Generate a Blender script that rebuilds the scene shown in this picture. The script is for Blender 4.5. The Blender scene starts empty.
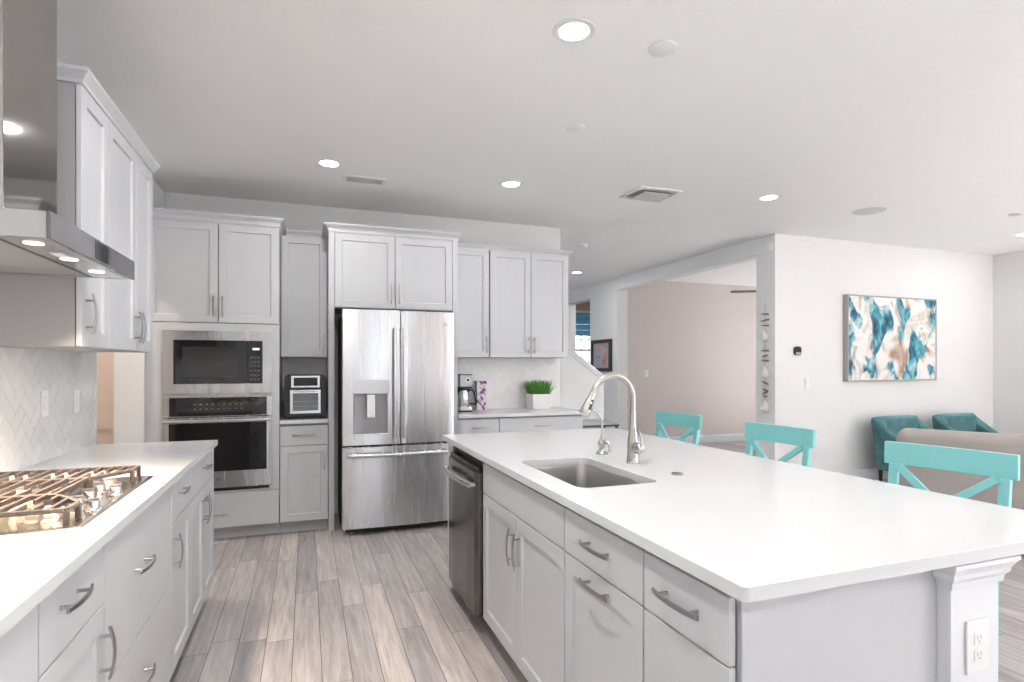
import bpy, bmesh, math, random
from mathutils import Vector, Matrix
random.seed(7)
SC = bpy.context.scene
COL = SC.collection

# ------------------------------------------------------------------ camera
FPX, VPX, HOR, EYE = 568.0, 306.5, 366.0, 1.345
yaw = math.atan((512 - VPX) / FPX)
cd = bpy.data.cameras.new('camera'); cam = bpy.data.objects.new('camera', cd); COL.objects.link(cam)
cam.location = (0, 0, EYE); cam.rotation_euler = (math.pi / 2, 0, -yaw)
cd.sensor_fit = 'HORIZONTAL'; cd.sensor_width = 36.0; cd.lens = FPX / 1024 * 36.0
cd.shift_x = 0.0; cd.shift_y = (HOR - 341.0) / 1024.0
cd.clip_start = 0.02; cd.clip_end = 100
SC.camera = cam

# ------------------------------------------------------------------ light
SC.view_settings.view_transform = 'Standard'; SC.view_settings.look = 'None'
SC.view_settings.gamma = 1.0; SC.view_settings.use_curve_mapping = False
SC.view_settings.exposure = 0.67
W = bpy.data.worlds.new('daylight'); SC.world = W; W.use_nodes = True
bgn = W.node_tree.nodes['Background']; bgn.inputs[0].default_value = (0.86, 0.93, 1.0, 1); bgn.inputs[1].default_value = 2.9
SC.cycles.max_bounces = 10; SC.cycles.diffuse_bounces = 6; SC.cycles.sample_clamp_indirect = 40.0
SC.cycles.caustics_reflective = False; SC.cycles.caustics_refractive = False

def area(name, loc, rot, sx, sy, power, col=(1, 1, 1), portal=False, shape='RECTANGLE', parent=None):
    l = bpy.data.lights.new(name, 'AREA'); l.shape = shape; l.size = sx; l.size_y = sy
    l.energy = power; l.color = col
    o = bpy.data.objects.new(name, l); COL.objects.link(o)
    o.location = loc; o.rotation_euler = rot
    if portal: l.cycles.is_portal = True
    if parent: o.parent = parent
    return o
REAR_Y, RIGHT_X, CEIL = -6.0, 8.49, 2.80
# daylight through the sliding doors behind the camera and the living room's side window
area('sky_portal', (1.25, REAR_Y - .02, 1.21), (math.radians(90), 0, 0), 1.0, 2.42, 1, portal=True)
sl = bpy.data.lights.new('sun', 'SUN'); sl.energy = 95.0; sl.angle = math.radians(.6); sl.color = (1, .99, .97)
so_ = bpy.data.objects.new('sun', sl); COL.objects.link(so_); so_.rotation_euler = (0, math.radians(42), math.radians(8))
area('sky_portal', (RIGHT_X + .02, -2.1, 1.30), (math.radians(90), 0, math.radians(90)), 4.8, 2.3, 1, portal=True)
area('sky_portal', (RIGHT_X + .02, 6.6, 1.25), (math.radians(90), 0, math.radians(90)), 1.1, .9, 1, portal=True)  # unseen opening, added to brighten the dim room
area('sky_portal', (-1.47, 8.3, 1.5), (math.radians(90), 0, math.radians(-90)), 3.0, 2.2, 1, portal=True)  # made-up opening out of view, lights the right hall wall
area('sky_portal', (5.95, 11.57, 1.7), (math.radians(90), 0, math.radians(180)), 1.0, 1.5, 1, portal=True)
CAN_W = 6.1      # watts of a recessed ceiling light
HOOD_W = 46.0

# ------------------------------------------------------------------ materials
def rgb(c): return tuple(c) + (1,) if len(c) == 3 else tuple(c)
def mat(name, col, rough=.5, metal=0.0, var=.03, scale=6.0, bump=0.0, bscale=60.0, stretch=(1, 1, 1), spec=.5, coat=0.0, rvar=0.0, emit=None, estr=0.0):
    m = bpy.data.materials.new(name); m.use_nodes = True
    nt = m.node_tree; N = nt.nodes; L = nt.links; b = N['Principled BSDF']
    b.inputs['Roughness'].default_value = rough; b.inputs['Metallic'].default_value = metal
    b.inputs['Specular IOR Level'].default_value = spec
    b.inputs['Coat Weight'].default_value = coat
    tc = N.new('ShaderNodeTexCoord'); mp = N.new('ShaderNodeMapping'); mp.inputs['Scale'].default_value = stretch
    L.new(tc.outputs['Object'], mp.inputs['Vector'])
    nz = N.new('ShaderNodeTexNoise'); nz.inputs['Scale'].default_value = scale; nz.inputs['Detail'].default_value = 3
    L.new(mp.outputs['Vector'], nz.inputs['Vector'])
    mx = N.new('ShaderNodeMix'); mx.data_type = 'RGBA'
    mx.inputs['A'].default_value = rgb([max(0, c * (1 - var)) for c in col]); mx.inputs['B'].default_value = rgb([min(1, c * (1 + var)) for c in col])
    L.new(nz.outputs['Fac'], mx.inputs['Factor']); L.new(mx.outputs['Result'], b.inputs['Base Color'])
    if rvar:
        mr = N.new('ShaderNodeMapRange'); mr.inputs['To Min'].default_value = rough - rvar; mr.inputs['To Max'].default_value = rough + rvar
        L.new(nz.outputs['Fac'], mr.inputs['Value']); L.new(mr.outputs['Result'], b.inputs['Roughness'])
    if bump:
        n2 = N.new('ShaderNodeTexNoise'); n2.inputs['Scale'].default_value = bscale; n2.inputs['Detail'].default_value = 4
        L.new(mp.outputs['Vector'], n2.inputs['Vector'])
        bp = N.new('ShaderNodeBump'); bp.inputs['Strength'].default_value = bump; bp.inputs['Distance'].default_value = .004
        L.new(n2.outputs['Fac'], bp.inputs['Height']); L.new(bp.outputs['Normal'], b.inputs['Normal'])
    if emit:
        b.inputs['Emission Color'].default_value = rgb(emit); b.inputs['Emission Strength'].default_value = estr
    return m
def glass(name, col=(.9, .95, .95), rough=.0):
    m = mat(name, col, rough, 0, .01); b = m.node_tree.nodes['Principled BSDF']
    b.inputs['Transmission Weight'].default_value = 1.0; b.inputs['IOR'].default_value = 1.3
    return m
M = {}
M['wall'] = mat('white_wall_paint', (.76, .76, .757), .75, var=.01, bump=.05, bscale=90)
M['ceil'] = mat('white_ceiling_paint', (.90, .90, .90), .85, var=.01, bump=.25, bscale=45)
M['trim'] = mat('white_trim_paint', (.765, .785, .81), .4, var=.01)
M['cab'] = mat('light_grey_cabinet_paint', (.572, .584, .602), .38, var=.012)
M['carc'] = mat('carcass_with_gap_shade', (.36, .36, .365), .5, var=.02)  # darkened grey: shade of the gaps between doors put into the colour
M['toe'] = mat('grey_toe_kick', (.50, .50, .51), .5, var=.02)
M['steel'] = mat('brushed_stainless', (.66, .66, .665), .24, 1.0, var=.03, scale=3, stretch=(1, 1, 90), rvar=.05, bump=.02, bscale=8)
M['steel_v'] = mat('brushed_stainless_vertical', (.60, .60, .61), .27, 1.0, var=.05, scale=2, stretch=(14, 14, .3), rvar=.03)
def aniso(m, amount, rot):
    nt = m.node_tree; b = nt.nodes['Principled BSDF']; b.inputs['Anisotropic'].default_value = amount; b.inputs['Anisotropic Rotation'].default_value = rot
    tg = nt.nodes.new('ShaderNodeTangent'); tg.direction_type = 'RADIAL'; tg.axis = 'Z'; nt.links.new(tg.outputs[0], b.inputs['Tangent'])
aniso(M['steel_v'], .8, .25)
M['steel_dark'] = mat('dark_stainless', (.17, .165, .165), .2, 1.0, var=.04, scale=3, stretch=(60, 60, 1), rvar=.04)
M['steel_hood'] = mat('hood_stainless', (.40, .385, .375), .06, 1.0, var=.03, scale=3, stretch=(1, 60, 1), rvar=.01)
M['steel_canopy'] = mat('canopy_stainless', (.46, .455, .45), .3, 1.0, var=.03, scale=3, stretch=(1, 60, 1), rvar=.03)
M['nickel'] = mat('brushed_nickel', (.46, .445, .42), .26, 1.0, var=.03, scale=30)
M['handle'] = mat('satin_nickel_pull', (.43, .415, .39), .28, 1.0, var=.03, scale=30)
M['sink'] = mat('sink_steel', (.56, .55, .54), .30, 1.0, var=.03, scale=4, stretch=(1, 60, 1), rvar=.05)
M['black'] = mat('black_plastic', (.012, .012, .013), .35, var=.1)
M['blackglass'] = mat('black_glass', (.008, .008, .009), .05, var=.05, spec=.6)
M['darkgrey'] = mat('dark_grey_plastic', (.06, .06, .062), .4, var=.05)
M['midgrey'] = mat('grey_plastic', (.33, .33, .34), .35, var=.03)
M['white_pl'] = mat('white_plastic', (.82, .82, .81), .35, var=.01)
M['quartz'] = mat('white_quartz', (.68, .69, .70), .16, var=.025, scale=3.0, spec=.5)
M['teal'] = mat('turquoise_paint', (.24, .60, .60), .45, var=.04, scale=9)
M['iron'] = mat('cast_iron_grate', (.11, .09, .078), .5, .2, var=.15, scale=40, bump=.1, bscale=200)
M['cook'] = mat('cooktop_steel', (.62, .60, .58), .22, 1.0, var=.03, scale=3, stretch=(1, 60, 1), rvar=.04)
M['brass'] = mat('burner_ring', (.70, .60, .48), .35, .9, var=.05, scale=20)
M['lens'] = mat('lamp_lens', (1, 1, 1), .5, emit=(1, .97, .92), estr=9.0)
M['warmlens'] = mat('hood_lamp_lens', (1, .95, .9), .5, emit=(1, .80, .60), estr=2.2)
M['hoodglass'] = mat('hood_grey_glass', (.10, .10, .105), .08, var=.03, spec=.7)
M['sofa'] = mat('taupe_sofa_fabric', (.41, .375, .355), .95, var=.08, scale=40, bump=.25, bscale=350)
M['wood_dark'] = mat('dark_wood_leg', (.035, .02, .014), .4, var=.2, scale=20, stretch=(1, 1, .2))
M['tan'] = mat('tan_door_colour', (.68, .57, .50), .5, var=.02)  # one even tan over the whole hall door
M['peach'] = mat('peach_wall_paint', (.55, .40, .33), .8, var=.02)
M['shade'] = mat('blue_shade_fabric', (.14, .44, .68), .8, var=.12, scale=30, stretch=(1, 1, .3))
M['pink'] = mat('greige_wall_paint', (.64, .585, .565), .8, var=.01, bump=.05, bscale=90)
M['stone'] = mat('driftwood_brown', (.26, .20, .16), .7, var=.3, scale=40)
M['shell'] = mat('white_shell', (.80, .79, .77), .35, var=.04, scale=20)
M['pane'] = glass('window_glass')
M['grass_leaf'] = mat('faux_grass_green', (.10, .30, .05), .5, var=.55, scale=18)
M['pot'] = mat('white_ceramic_pot', (.76, .74, .74), .3, var=.02)
M['soil'] = mat('dark_soil', (.05, .09, .03), .9, var=.3, scale=60)
M['frame_dark'] = mat('dark_picture_frame', (.05, .042, .04), .35, var=.1, scale=20)
M['mount'] = mat('grey_mount_board', (.42, .42, .41), .8, var=.03)
M['paint_edge'] = mat('canvas_edge', (.60, .56, .52), .7, var=.06, scale=20)
M['grille'] = mat('vent_grille_paint', (.62, .63, .63), .5, var=.02)
M['dark_gap'] = mat('dark_vent_gap', (.48, .48, .48), .7, var=.05)
M['grout'] = mat('grout', (.755, .75, .742), .9, var=.02)
TILES = [mat('marble_tile', (c, c * .995, c * .985), .12, var=.04, scale=9 + k, spec=.5) for k, c in enumerate((.795, .81, .83, .805))]
M['cloud'] = mat('console_grey', (.42, .46, .50), .5, var=.04)

def floor_mat():
    m = bpy.data.materials.new('grey_oak_planks'); m.use_nodes = True
    nt = m.node_tree; N = nt.nodes; L = nt.links; b = N['Principled BSDF']
    tc = N.new('ShaderNodeTexCoord')
    PW, PL = .1245, 1.22
    sep = N.new('ShaderNodeSeparateXYZ'); L.new(tc.outputs['Object'], sep.inputs[0])
    def math_(op, a, b_=None, c=None):
        n = N.new('ShaderNodeMath'); n.operation = op
        for i, v in enumerate((a, b_, c)):
            if v is None: continue
            if isinstance(v, (int, float)): n.inputs[i].default_value = v
            else: L.new(v, n.inputs[i])
        return n.outputs[0]
    xs = math_('DIVIDE', math_('SUBTRACT', sep.outputs['X'], .03), PW)
    ix = math_('FLOOR', xs); fx = math_('FRACT', xs)
    wn = N.new('ShaderNodeTexWhiteNoise'); wn.noise_dimensions = '1D'; L.new(ix, wn.inputs['W'])
    ys = math_('ADD', math_('DIVIDE', sep.outputs['Y'], PL), math_('MULTIPLY', wn.outputs['Value'], 7.31))
    iy = math_('FLOOR', ys); fy = math_('FRACT', ys)
    cmb = N.new('ShaderNodeCombineXYZ'); L.new(ix, cmb.inputs[0]); L.new(iy, cmb.inputs[1])
    w2 = N.new('ShaderNodeTexWhiteNoise'); w2.noise_dimensions = '2D'; L.new(cmb.outputs[0], w2.inputs['Vector'])
    ramp = N.new('ShaderNodeValToRGB'); e = ramp.color_ramp.elements
    cols = [(0, (.335, .318, .324)), (.2, (.410, .385, .384)), (.4, (.375, .356, .360)), (.58, (.438, .410, .406)), (.76, (.492, .454, .440)), (.9, (.54, .492, .466)), (1, (.42, .398, .400))]
    e[0].position = 0; e[0].color = rgb(cols[0][1]); e[1].position = 1; e[1].color = rgb(cols[-1][1])
    for p, c in cols[1:-1]:
        q = e.new(p); q.color = rgb(c)
    L.new(w2.outputs['Value'], ramp.inputs[0])
    # grain: noise stretched along the plank, offset per plank
    mp = N.new('ShaderNodeMapping'); mp.inputs['Scale'].default_value = (22, 1.6, 1)
    off = N.new('ShaderNodeVectorMath'); off.operation = 'SCALE'; off.inputs['Scale'].default_value = 13.0
    L.new(w2.outputs['Color'], off.inputs[0])
    ad = N.new('ShaderNodeVectorMath'); L.new(tc.outputs['Object'], ad.inputs[0]); L.new(off.outputs[0], ad.inputs[1])
    L.new(ad.outputs[0], mp.inputs[0])
    nz = N.new('ShaderNodeTexNoise'); nz.inputs['Scale'].default_value = 1.6; nz.inputs['Detail'].default_value = 6; nz.inputs['Roughness'].default_value = .62
    nz.inputs['Distortion'].default_value = .6
    L.new(mp.outputs[0], nz.inputs['Vector'])
    gr = N.new('ShaderNodeMapRange'); gr.inputs['From Min'].default_value = .28; gr.inputs['From Max'].default_value = .72
    gr.inputs['To Min'].default_value = .72; gr.inputs['To Max'].default_value = 1.32
    L.new(nz.outputs['Fac'], gr.inputs['Value'])
    mul = N.new('ShaderNodeMix'); mul.data_type = 'RGBA'; mul.blend_type = 'MULTIPLY'; mul.inputs['Factor'].default_value = 1
    L.new(ramp.outputs[0], mul.inputs['A']); L.new(gr.outputs[0], mul.inputs['B'])
    # seams
    ex = math_('MULTIPLY', math_('MINIMUM', fx, math_('SUBTRACT', 1.0, fx)), PW)
    ey = math_('MULTIPLY', math_('MINIMUM', fy, math_('SUBTRACT', 1.0, fy)), PL)
    seam = math_('LESS_THAN', math_('MINIMUM', ex, ey), .0016)
    mx = N.new('ShaderNodeMix'); mx.data_type = 'RGBA'; L.new(seam, mx.inputs['Factor'])
    L.new(mul.outputs['Result'], mx.inputs['A']); mx.inputs['B'].default_value = (.13, .105, .095, 1)
    L.new(mx.outputs['Result'], b.inputs['Base Color'])
    b.inputs['Roughness'].default_value = .42; b.inputs['Specular IOR Level'].default_value = .4
    bp = N.new('ShaderNodeBump'); bp.inputs['Strength'].default_value = .15; bp.inputs['Distance'].default_value = .002
    L.new(nz.outputs['Fac'], bp.inputs['Height']); L.new(bp.outputs['Normal'], b.inputs['Normal'])
    return m
M['floor'] = floor_mat()

def velvet_mat():
    m = mat('teal_velvet', (.06, .175, .19), .75, var=.85, scale=7, bump=.12, bscale=120)
    b = m.node_tree.nodes['Principled BSDF']
    b.inputs['Sheen Weight'].default_value = .8; b.inputs['Sheen Tint'].default_value = (.5, .85, .9, 1); b.inputs['Sheen Roughness'].default_value = .4
    return m
M['velvet'] = velvet_mat()

def ramp_mat(name, stops, scale, rough=.5, dist=1.6, detail=5, seed=0.0, stretch=(1, 1, 1), vor=False):
    m = bpy.data.materials.new(name); m.use_nodes = True
    nt = m.node_tree; N = nt.nodes; L = nt.links; b = N['Principled BSDF']; b.inputs['Roughness'].default_value = rough
    tc = N.new('ShaderNodeTexCoord'); mp = N.new('ShaderNodeMapping'); mp.inputs['Scale'].default_value = stretch; mp.inputs['Location'].default_value = (seed, seed * .7, seed * 1.3)
    L.new(tc.outputs['Object'], mp.inputs[0])
    if vor:
        nz = N.new('ShaderNodeTexVoronoi'); nz.inputs['Scale'].default_value = scale; out = nz.outputs['Color']
        d = N.new('ShaderNodeTexNoise'); d.inputs['Scale'].default_value = scale * .7; L.new(mp.outputs[0], d.inputs['Vector'])
        a = N.new('ShaderNodeVectorMath'); a.operation = 'MULTIPLY_ADD'; a.inputs[1].default_value = (.06, .06, .06)
        L.new(d.outputs['Color'], a.inputs[0]); L.new(mp.outputs[0], a.inputs[2]); L.new(a.outputs[0], nz.inputs['Vector'])
        sp = N.new('ShaderNodeSeparateColor'); L.new(out, sp.inputs[0]); out = sp.outputs[0]
    else:
        nz = N.new('ShaderNodeTexNoise'); nz.inputs['Scale'].default_value = scale; nz.inputs['Detail'].default_value = detail; nz.inputs['Distortion'].default_value = dist
        L.new(mp.outputs[0], nz.inputs['Vector']); out = nz.outputs['Fac']
    r = N.new('ShaderNodeValToRGB'); e = r.color_ramp.elements
    e[0].position = stops[0][0]; e[0].color = rgb(stops[0][1]); e[1].position = stops[-1][0]; e[1].color = rgb(stops[-1][1])
    for p, c in stops[1:-1]:
        q = e.new(p); q.color = rgb(c)
    L.new(out, r.inputs[0]); L.new(r.outputs[0], b.inputs['Base Color'])
    return m
M['abstract'] = ramp_mat('abstract_paint', [(.36, (.40, .22, .14)), (.40, (.60, .52, .45)), (.44, (.78, .75, .71)), (.50, (.82, .80, .77)), (.55, (.62, .56, .50)), (.58, (.80, .78, .75)), (.63, (.52, .45, .39)), (.68, (.34, .19, .12))], 2.6, .45, .8, 5, 1.7, (1, 1, .7))
def over(m, scale, seed, lo, hi, stops, dist, stretch):
    nt = m.node_tree; N = nt.nodes; L = nt.links; b = N['Principled BSDF']; src = b.inputs['Base Color'].links[0].from_socket
    tc = N.new('ShaderNodeTexCoord'); mp = N.new('ShaderNodeMapping'); mp.inputs['Location'].default_value = (seed, 0, seed * 1.7); mp.inputs['Scale'].default_value = stretch; L.new(tc.outputs['Object'], mp.inputs[0])
    nz = N.new('ShaderNodeTexNoise'); nz.inputs['Scale'].default_value = scale; nz.inputs['Detail'].default_value = 5; nz.inputs['Distortion'].default_value = dist; L.new(mp.outputs[0], nz.inputs['Vector'])
    a = N.new('ShaderNodeMapRange'); a.inputs['From Min'].default_value = lo; a.inputs['From Max'].default_value = hi; L.new(nz.outputs['Fac'], a.inputs['Value'])
    n2 = N.new('ShaderNodeTexNoise'); n2.inputs['Scale'].default_value = scale * 2.2; n2.inputs['Detail'].default_value = 4; n2.inputs['Distortion'].default_value = 1.2; L.new(mp.outputs[0], n2.inputs['Vector'])
    r = N.new('ShaderNodeValToRGB'); e = r.color_ramp.elements; e[0].position = stops[0][0]; e[0].color = rgb(stops[0][1]); e[1].position = stops[-1][0]; e[1].color = rgb(stops[-1][1])
    for p, c in stops[1:-1]: q = e.new(p); q.color = rgb(c)
    L.new(n2.outputs['Fac'], r.inputs[0])
    mx = N.new('ShaderNodeMix'); mx.data_type = 'RGBA'; L.new(a.outputs[0], mx.inputs['Factor']); L.new(src, mx.inputs['A']); L.new(r.outputs[0], mx.inputs['B']); L.new(mx.outputs['Result'], b.inputs['Base Color'])
over(M['abstract'], 2.9, 4.4, .50, .545, [(.32, (.02, .04, .055)), (.42, (.012, .12, .19)), (.50, (.04, .27, .36)), (.58, (.16, .44, .50)), (.66, (.45, .62, .63))], .7, (1.2, 1, .7))
M['print'] = ramp_mat('small_print', [(.30, (.12, .22, .42)), (.42, (.30, .42, .62)), (.50, (.55, .42, .40)), (.58, (.62, .25, .22)), (.7, (.30, .16, .15))], 6, .3, .8, 2, 1.1)
M['floral'] = ramp_mat('floral_wrap', [(.0, (.66, .65, .67)), (.46, (.70, .69, .71)), (.50, (.42, .42, .46)), (.60, (.70, .69, .71)), (.70, (.30, .04, .30)), (1, (.16, .03, .20))], 34, .5, vor=True)
for r in [n for n in M['floral'].node_tree.nodes if n.type == 'VALTORGB']: r.color_ramp.interpolation = 'CONSTANT'

# ------------------------------------------------------------------ mesh helpers
ORG = {}
def obj(name, bm, m, parent=None, bevel=0.0, smooth=False, seg=2, angle=40, top=False):
    """link bm (world coordinates, or local when the parent was made with thing(local=True)) as one mesh object"""
    bmesh.ops.recalc_face_normals(bm, faces=bm.faces)
    if parent is None:
        xs = [v.co for v in bm.verts]
        lo = Vector((min(v.x for v in xs), min(v.y for v in xs), min(v.z for v in xs))); hi = Vector((max(v.x for v in xs), max(v.y for v in xs), max(v.z for v in xs)))
        org = Vector(((lo.x + hi.x) / 2, (lo.y + hi.y) / 2, hi.z if top else lo.z))
    else: org = ORG[parent.name]
    bmesh.ops.translate(bm, verts=bm.verts, vec=-org)
    me = bpy.data.meshes.new(name); bm.to_mesh(me); bm.free()
    ms = m if isinstance(m, (list, tuple)) else [m]
    for k in ms: me.materials.append(k)
    if smooth:
        for p in me.polygons: p.use_smooth = True
        try: me.set_sharp_from_angle(angle=math.radians(40))
        except Exception: pass
    o = bpy.data.objects.new(name, me); COL.objects.link(o)
    if parent is None: o.location = org
    else: o.parent = parent
    ORG[o.name] = org
    if bevel:
        b = o.modifiers.new('bevel', 'BEVEL'); b.width = bevel; b.segments = seg; b.limit_method = 'ANGLE'; b.angle_limit = math.radians(angle)
    return o
def tag(o, label, cat, group=None):
    o['label'] = label; o['category'] = cat
    if group: o['group'] = group
    return o
def thing(name, label, cat, loc=(0, 0, 0), group=None, local=False):
    o = bpy.data.objects.new(name, None); COL.objects.link(o); o.empty_display_size = .1
    o.location = loc; ORG[o.name] = Vector((0, 0, 0)) if local else Vector(loc)
    return tag(o, label, cat, group)
def struct(name, bm, m, bevel=0.0, parent=None, smooth=False):
    o = obj(name, bm, m, parent, bevel, smooth)
    if parent is None: o['kind'] = 'structure'
    return o
def copy_tree(o, parent=None):
    c = o.copy(); COL.objects.link(c); ORG[c.name] = ORG[o.name]
    if parent is not None: c.parent = parent
    for ch in list(o.children): copy_tree(ch, c)
    return c
def B(): return bmesh.new()
def quad(bm, pts, mi=0):
    f = bm.faces.new([bm.verts.new(p) for p in pts]); f.material_index = mi; return f
def box(bm, x0, x1, y0, y1, z0, z1, mi=0):
    vs = [bm.verts.new((x, y, z)) for x in (x0, x1) for y in (y0, y1) for z in (z0, z1)]
    for idx in ((0, 1, 3, 2), (4, 6, 7, 5), (0, 4, 5, 1), (2, 3, 7, 6), (0, 2, 6, 4), (1, 5, 7, 3)):
        f = bm.faces.new([vs[i] for i in idx]); f.material_index = mi
    return bm
def ring_loft(bm, rings, close=True, cap=True, mi=0):
    vr = [[bm.verts.new(p) for p in r] for r in rings]; n = len(vr[0])
    for a, b in zip(vr, vr[1:]):
        for i in range(n if close else n - 1):
            j = (i + 1) % n
            f = bm.faces.new((a[i], a[j], b[j], b[i])); f.material_index = mi
    if cap and close:
        for r in (vr[0], vr[-1]):
            if len(set(tuple(round(c, 6) for c in v.co) for v in r)) > 2:
                f = bm.faces.new(r); f.material_index = mi
    return bm
def lathe(bm, prof, c=(0, 0, 0), n=24, axis=(0, 0, 1), mi=0, cap=True):
    """prof: list of (radius, height) along axis from c"""
    A = Vector(axis).normalized(); U = A.orthogonal().normalized(); V = A.cross(U); c = Vector(c)
    rings = [[c + A * h + (U * math.cos(t) + V * math.sin(t)) * max(r, 1e-4) for t in [2 * math.pi * k / n for k in range(n)]] for r, h in prof]
    return ring_loft(bm, rings, True, cap, mi)
def tube(bm, pts, r, n=12, mi=0, sx=1.0, up=None):
    """round tube along pts; r a number or one per point; sx flattens it along the second cross axis"""
    pts = [Vector(p) for p in pts]; rs = r if isinstance(r, (list, tuple)) else [r] * len(pts)
    T = []
    for i in range(len(pts)):
        a = pts[max(0, i - 1)]; b = pts[min(len(pts) - 1, i + 1)]; T.append((b - a).normalized())
    U = Vector(up).normalized() if up else T[0].orthogonal().normalized()
    rings = []
    for p, t, q in zip(pts, T, rs):
        U = (U - t * U.dot(t)).normalized(); V = t.cross(U)
        rings.append([p + U * math.cos(a) * q + V * math.sin(a) * q * sx for a in [2 * math.pi * k / n for k in range(n)]])
    return ring_loft(bm, rings, True, True, mi)
def bar(bm, p0, p1, w, h, up=(0, 0, 1), mi=0):
    """rectangular bar from p0 to p1, w across, h along up"""
    p0, p1 = Vector(p0), Vector(p1); t = (p1 - p0).normalized(); u = Vector(up); u = (u - t * u.dot(t)).normalized(); s = t.cross(u)
    rings = [[p + s * a * w / 2 + u * b * h / 2 for a, b in ((-1, -1), (1, -1), (1, 1), (-1, 1))] for p in (p0, p1)]
    return ring_loft(bm, rings, True, True, mi)
def sweep(bm, prof, path, z0=0.0, mi=0):
    """moulding: profile [(out, z)...] closed, along a horizontal path; out is to the right of travel"""
    P = [Vector(p) for p in path]; rings = []
    for i, p in enumerate(P):
        d0 = (P[i] - P[i - 1]).normalized() if i else None; d1 = (P[i + 1] - P[i]).normalized() if i + 1 < len(P) else None
        n0 = Vector((d0.y, -d0.x)) if d0 else None; n1 = Vector((d1.y, -d1.x)) if d1 else None
        if n0 is None: m_ = n1
        elif n1 is None: m_ = n0
        else: m_ = (n0 + n1) / (1 + n0.dot(n1))
        rings.append([(p.x + m_.x * o, p.y + m_.y * o, z0 + z) for o, z in prof])
    return ring_loft(bm, rings, True, True, mi)
def rrect(x0, x1, y0, y1, r, n=6):
    out = []
    for cx, cy, a0 in ((x1 - r, y1 - r, 0), (x0 + r, y1 - r, 90), (x0 + r, y0 + r, 180), (x1 - r, y0 + r, 270)):
        for k in range(n + 1):
            a = math.radians(a0 + 90 * k / n); out.append((cx + r * math.cos(a), cy + r * math.sin(a)))
    return out
def rbox(bm, x0, x1, y0, y1, z0, z1, r, n=6, mi=0):
    loop = rrect(x0, x1, y0, y1, r, n)
    return ring_loft(bm, [[(x, y, z) for x, y in loop] for z in (z0, z1)], True, True, mi)
def slab_holes(bm, outer, holes, z0, z1):
    """horizontal slab with holes: outer and holes are lists of (x, y)"""
    loops = [outer] + holes
    for z in (z0, z1):
        edges = []
        for lp in loops:
            vs = [bm.verts.new((x, y, z)) for x, y in lp]
            edges += [bm.edges.new((vs[i], vs[(i + 1) % len(vs)])) for i in range(len(vs))]
        bmesh.ops.triangle_fill(bm, use_beauty=True, edges=edges)
    for lp in loops:
        n = len(lp)
        for i in range(n):
            a, b = lp[i], lp[(i + 1) % n]
            quad(bm, [(a[0], a[1], z0), (b[0], b[1], z0), (b[0], b[1], z1), (a[0], a[1], z1)])
    bmesh.ops.remove_doubles(bm, verts=bm.verts, dist=1e-5)
    return bm

class Frame:
    """cabinet run: a runs along the front (left to right for the viewer), d outward from the carcass front, z up"""
    def __init__(s, o, a, n): s.o = Vector(o + (0,)); s.a = Vector(a + (0,)); s.n = Vector(n + (0,))
    def P(s, a, d, z): return s.o + s.a * a + s.n * d + Vector((0, 0, z))
    def box(s, bm, a0, a1, d0, d1, z0, z1, mi=0):
        p, q = s.P(a0, d0, z0), s.P(a1, d1, z1)
        return box(bm, min(p.x, q.x), max(p.x, q.x), min(p.y, q.y), max(p.y, q.y), z0, z1, mi)
G = .0025
def slab_front(F, name, a0, a1, z0, z1, parent, m=None):
    bm = B(); F.box(bm, a0 + G, a1 - G, .004, .021, z0 + G, z1 - G); return obj(name, bm, m or M['cab'], parent, .0015)
def shaker(F, name, a0, a1, z0, z1, parent, stile=.057, m=None):
    a0 += G; a1 -= G; z0 += G; z1 -= G
    bm = B(); t, rc, ch = .021, .010, .004
    G2 = .004
    def loop(i, d): return [F.P(a, d, z) for a, z in ((a0 + i, z0 + i), (a1 - i, z0 + i), (a1 - i, z1 - i), (a0 + i, z1 - i))]
    ring_loft(bm, [loop(0, G2), loop(0, t - .0015), loop(.0015, t), loop(stile, t), loop(stile + ch, t - rc)])
    return obj(name, bm, m or M['cab'], parent)
def pull(F, a, z, L, vertical, parent):
    """bowed bar pull on two posts"""
    bm = B(); d0 = .021; ts = [-1 + 2 * k / 10 for k in range(11)]
    def pt(t, d): return F.P(a, d, z + t * L / 2) if vertical else F.P(a + t * L / 2, d, z)
    rings = []
    side = F.a if vertical else Vector((0, 0, 1))
    for t in ts:
        d = d0 + .022 + .011 * (1 - t * t)
        rings.append([pt(t, d + e) + side * w for e, w in ((-.003, -.006), (.003, -.006), (.003, .006), (-.003, .006))])
    ring_loft(bm, rings)
    for s in (-.66, .66):
        c = pt(s, d0); lathe(bm, [(.0055, 0), (.0045, .004), (.0045, .022 + .011 * (1 - s * s))], c, 10, F.n)
    return obj('handle', bm, M['handle'], parent, .0008, seg=1)
def carcass(F, a0, a1, z0, z1, depth, parent, mids=(), top='full', m=None):
    """open-fronted cabinet box of 18 mm boards"""
    t = .018; bm = B()
    F.box(bm, a0, a0 + t, -depth, 0, z0, z1); F.box(bm, a1 - t, a1, -depth, 0, z0, z1)
    F.box(bm, a0 + t, a1 - t, -depth, 0, z0, z0 + t); F.box(bm, a0 + t, a1 - t, -depth, -depth + .008, z0 + t, z1)
    if top == 'full': F.box(bm, a0 + t, a1 - t, -depth + .008, 0, z1 - t, z1)
    elif top == 'rails': F.box(bm, a0 + t, a1 - t, -.09, 0, z1 - t, z1)
    elif top == 'rail': F.box(bm, a0 + t, a1 - t, -.02, 0, z1 - .06, z1)
    for z in mids: F.box(bm, a0 + t, a1 - t, -.08, -.001, z - .009, z + .009)
    return obj('carcass', bm, m or M['carc'], parent)
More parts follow.
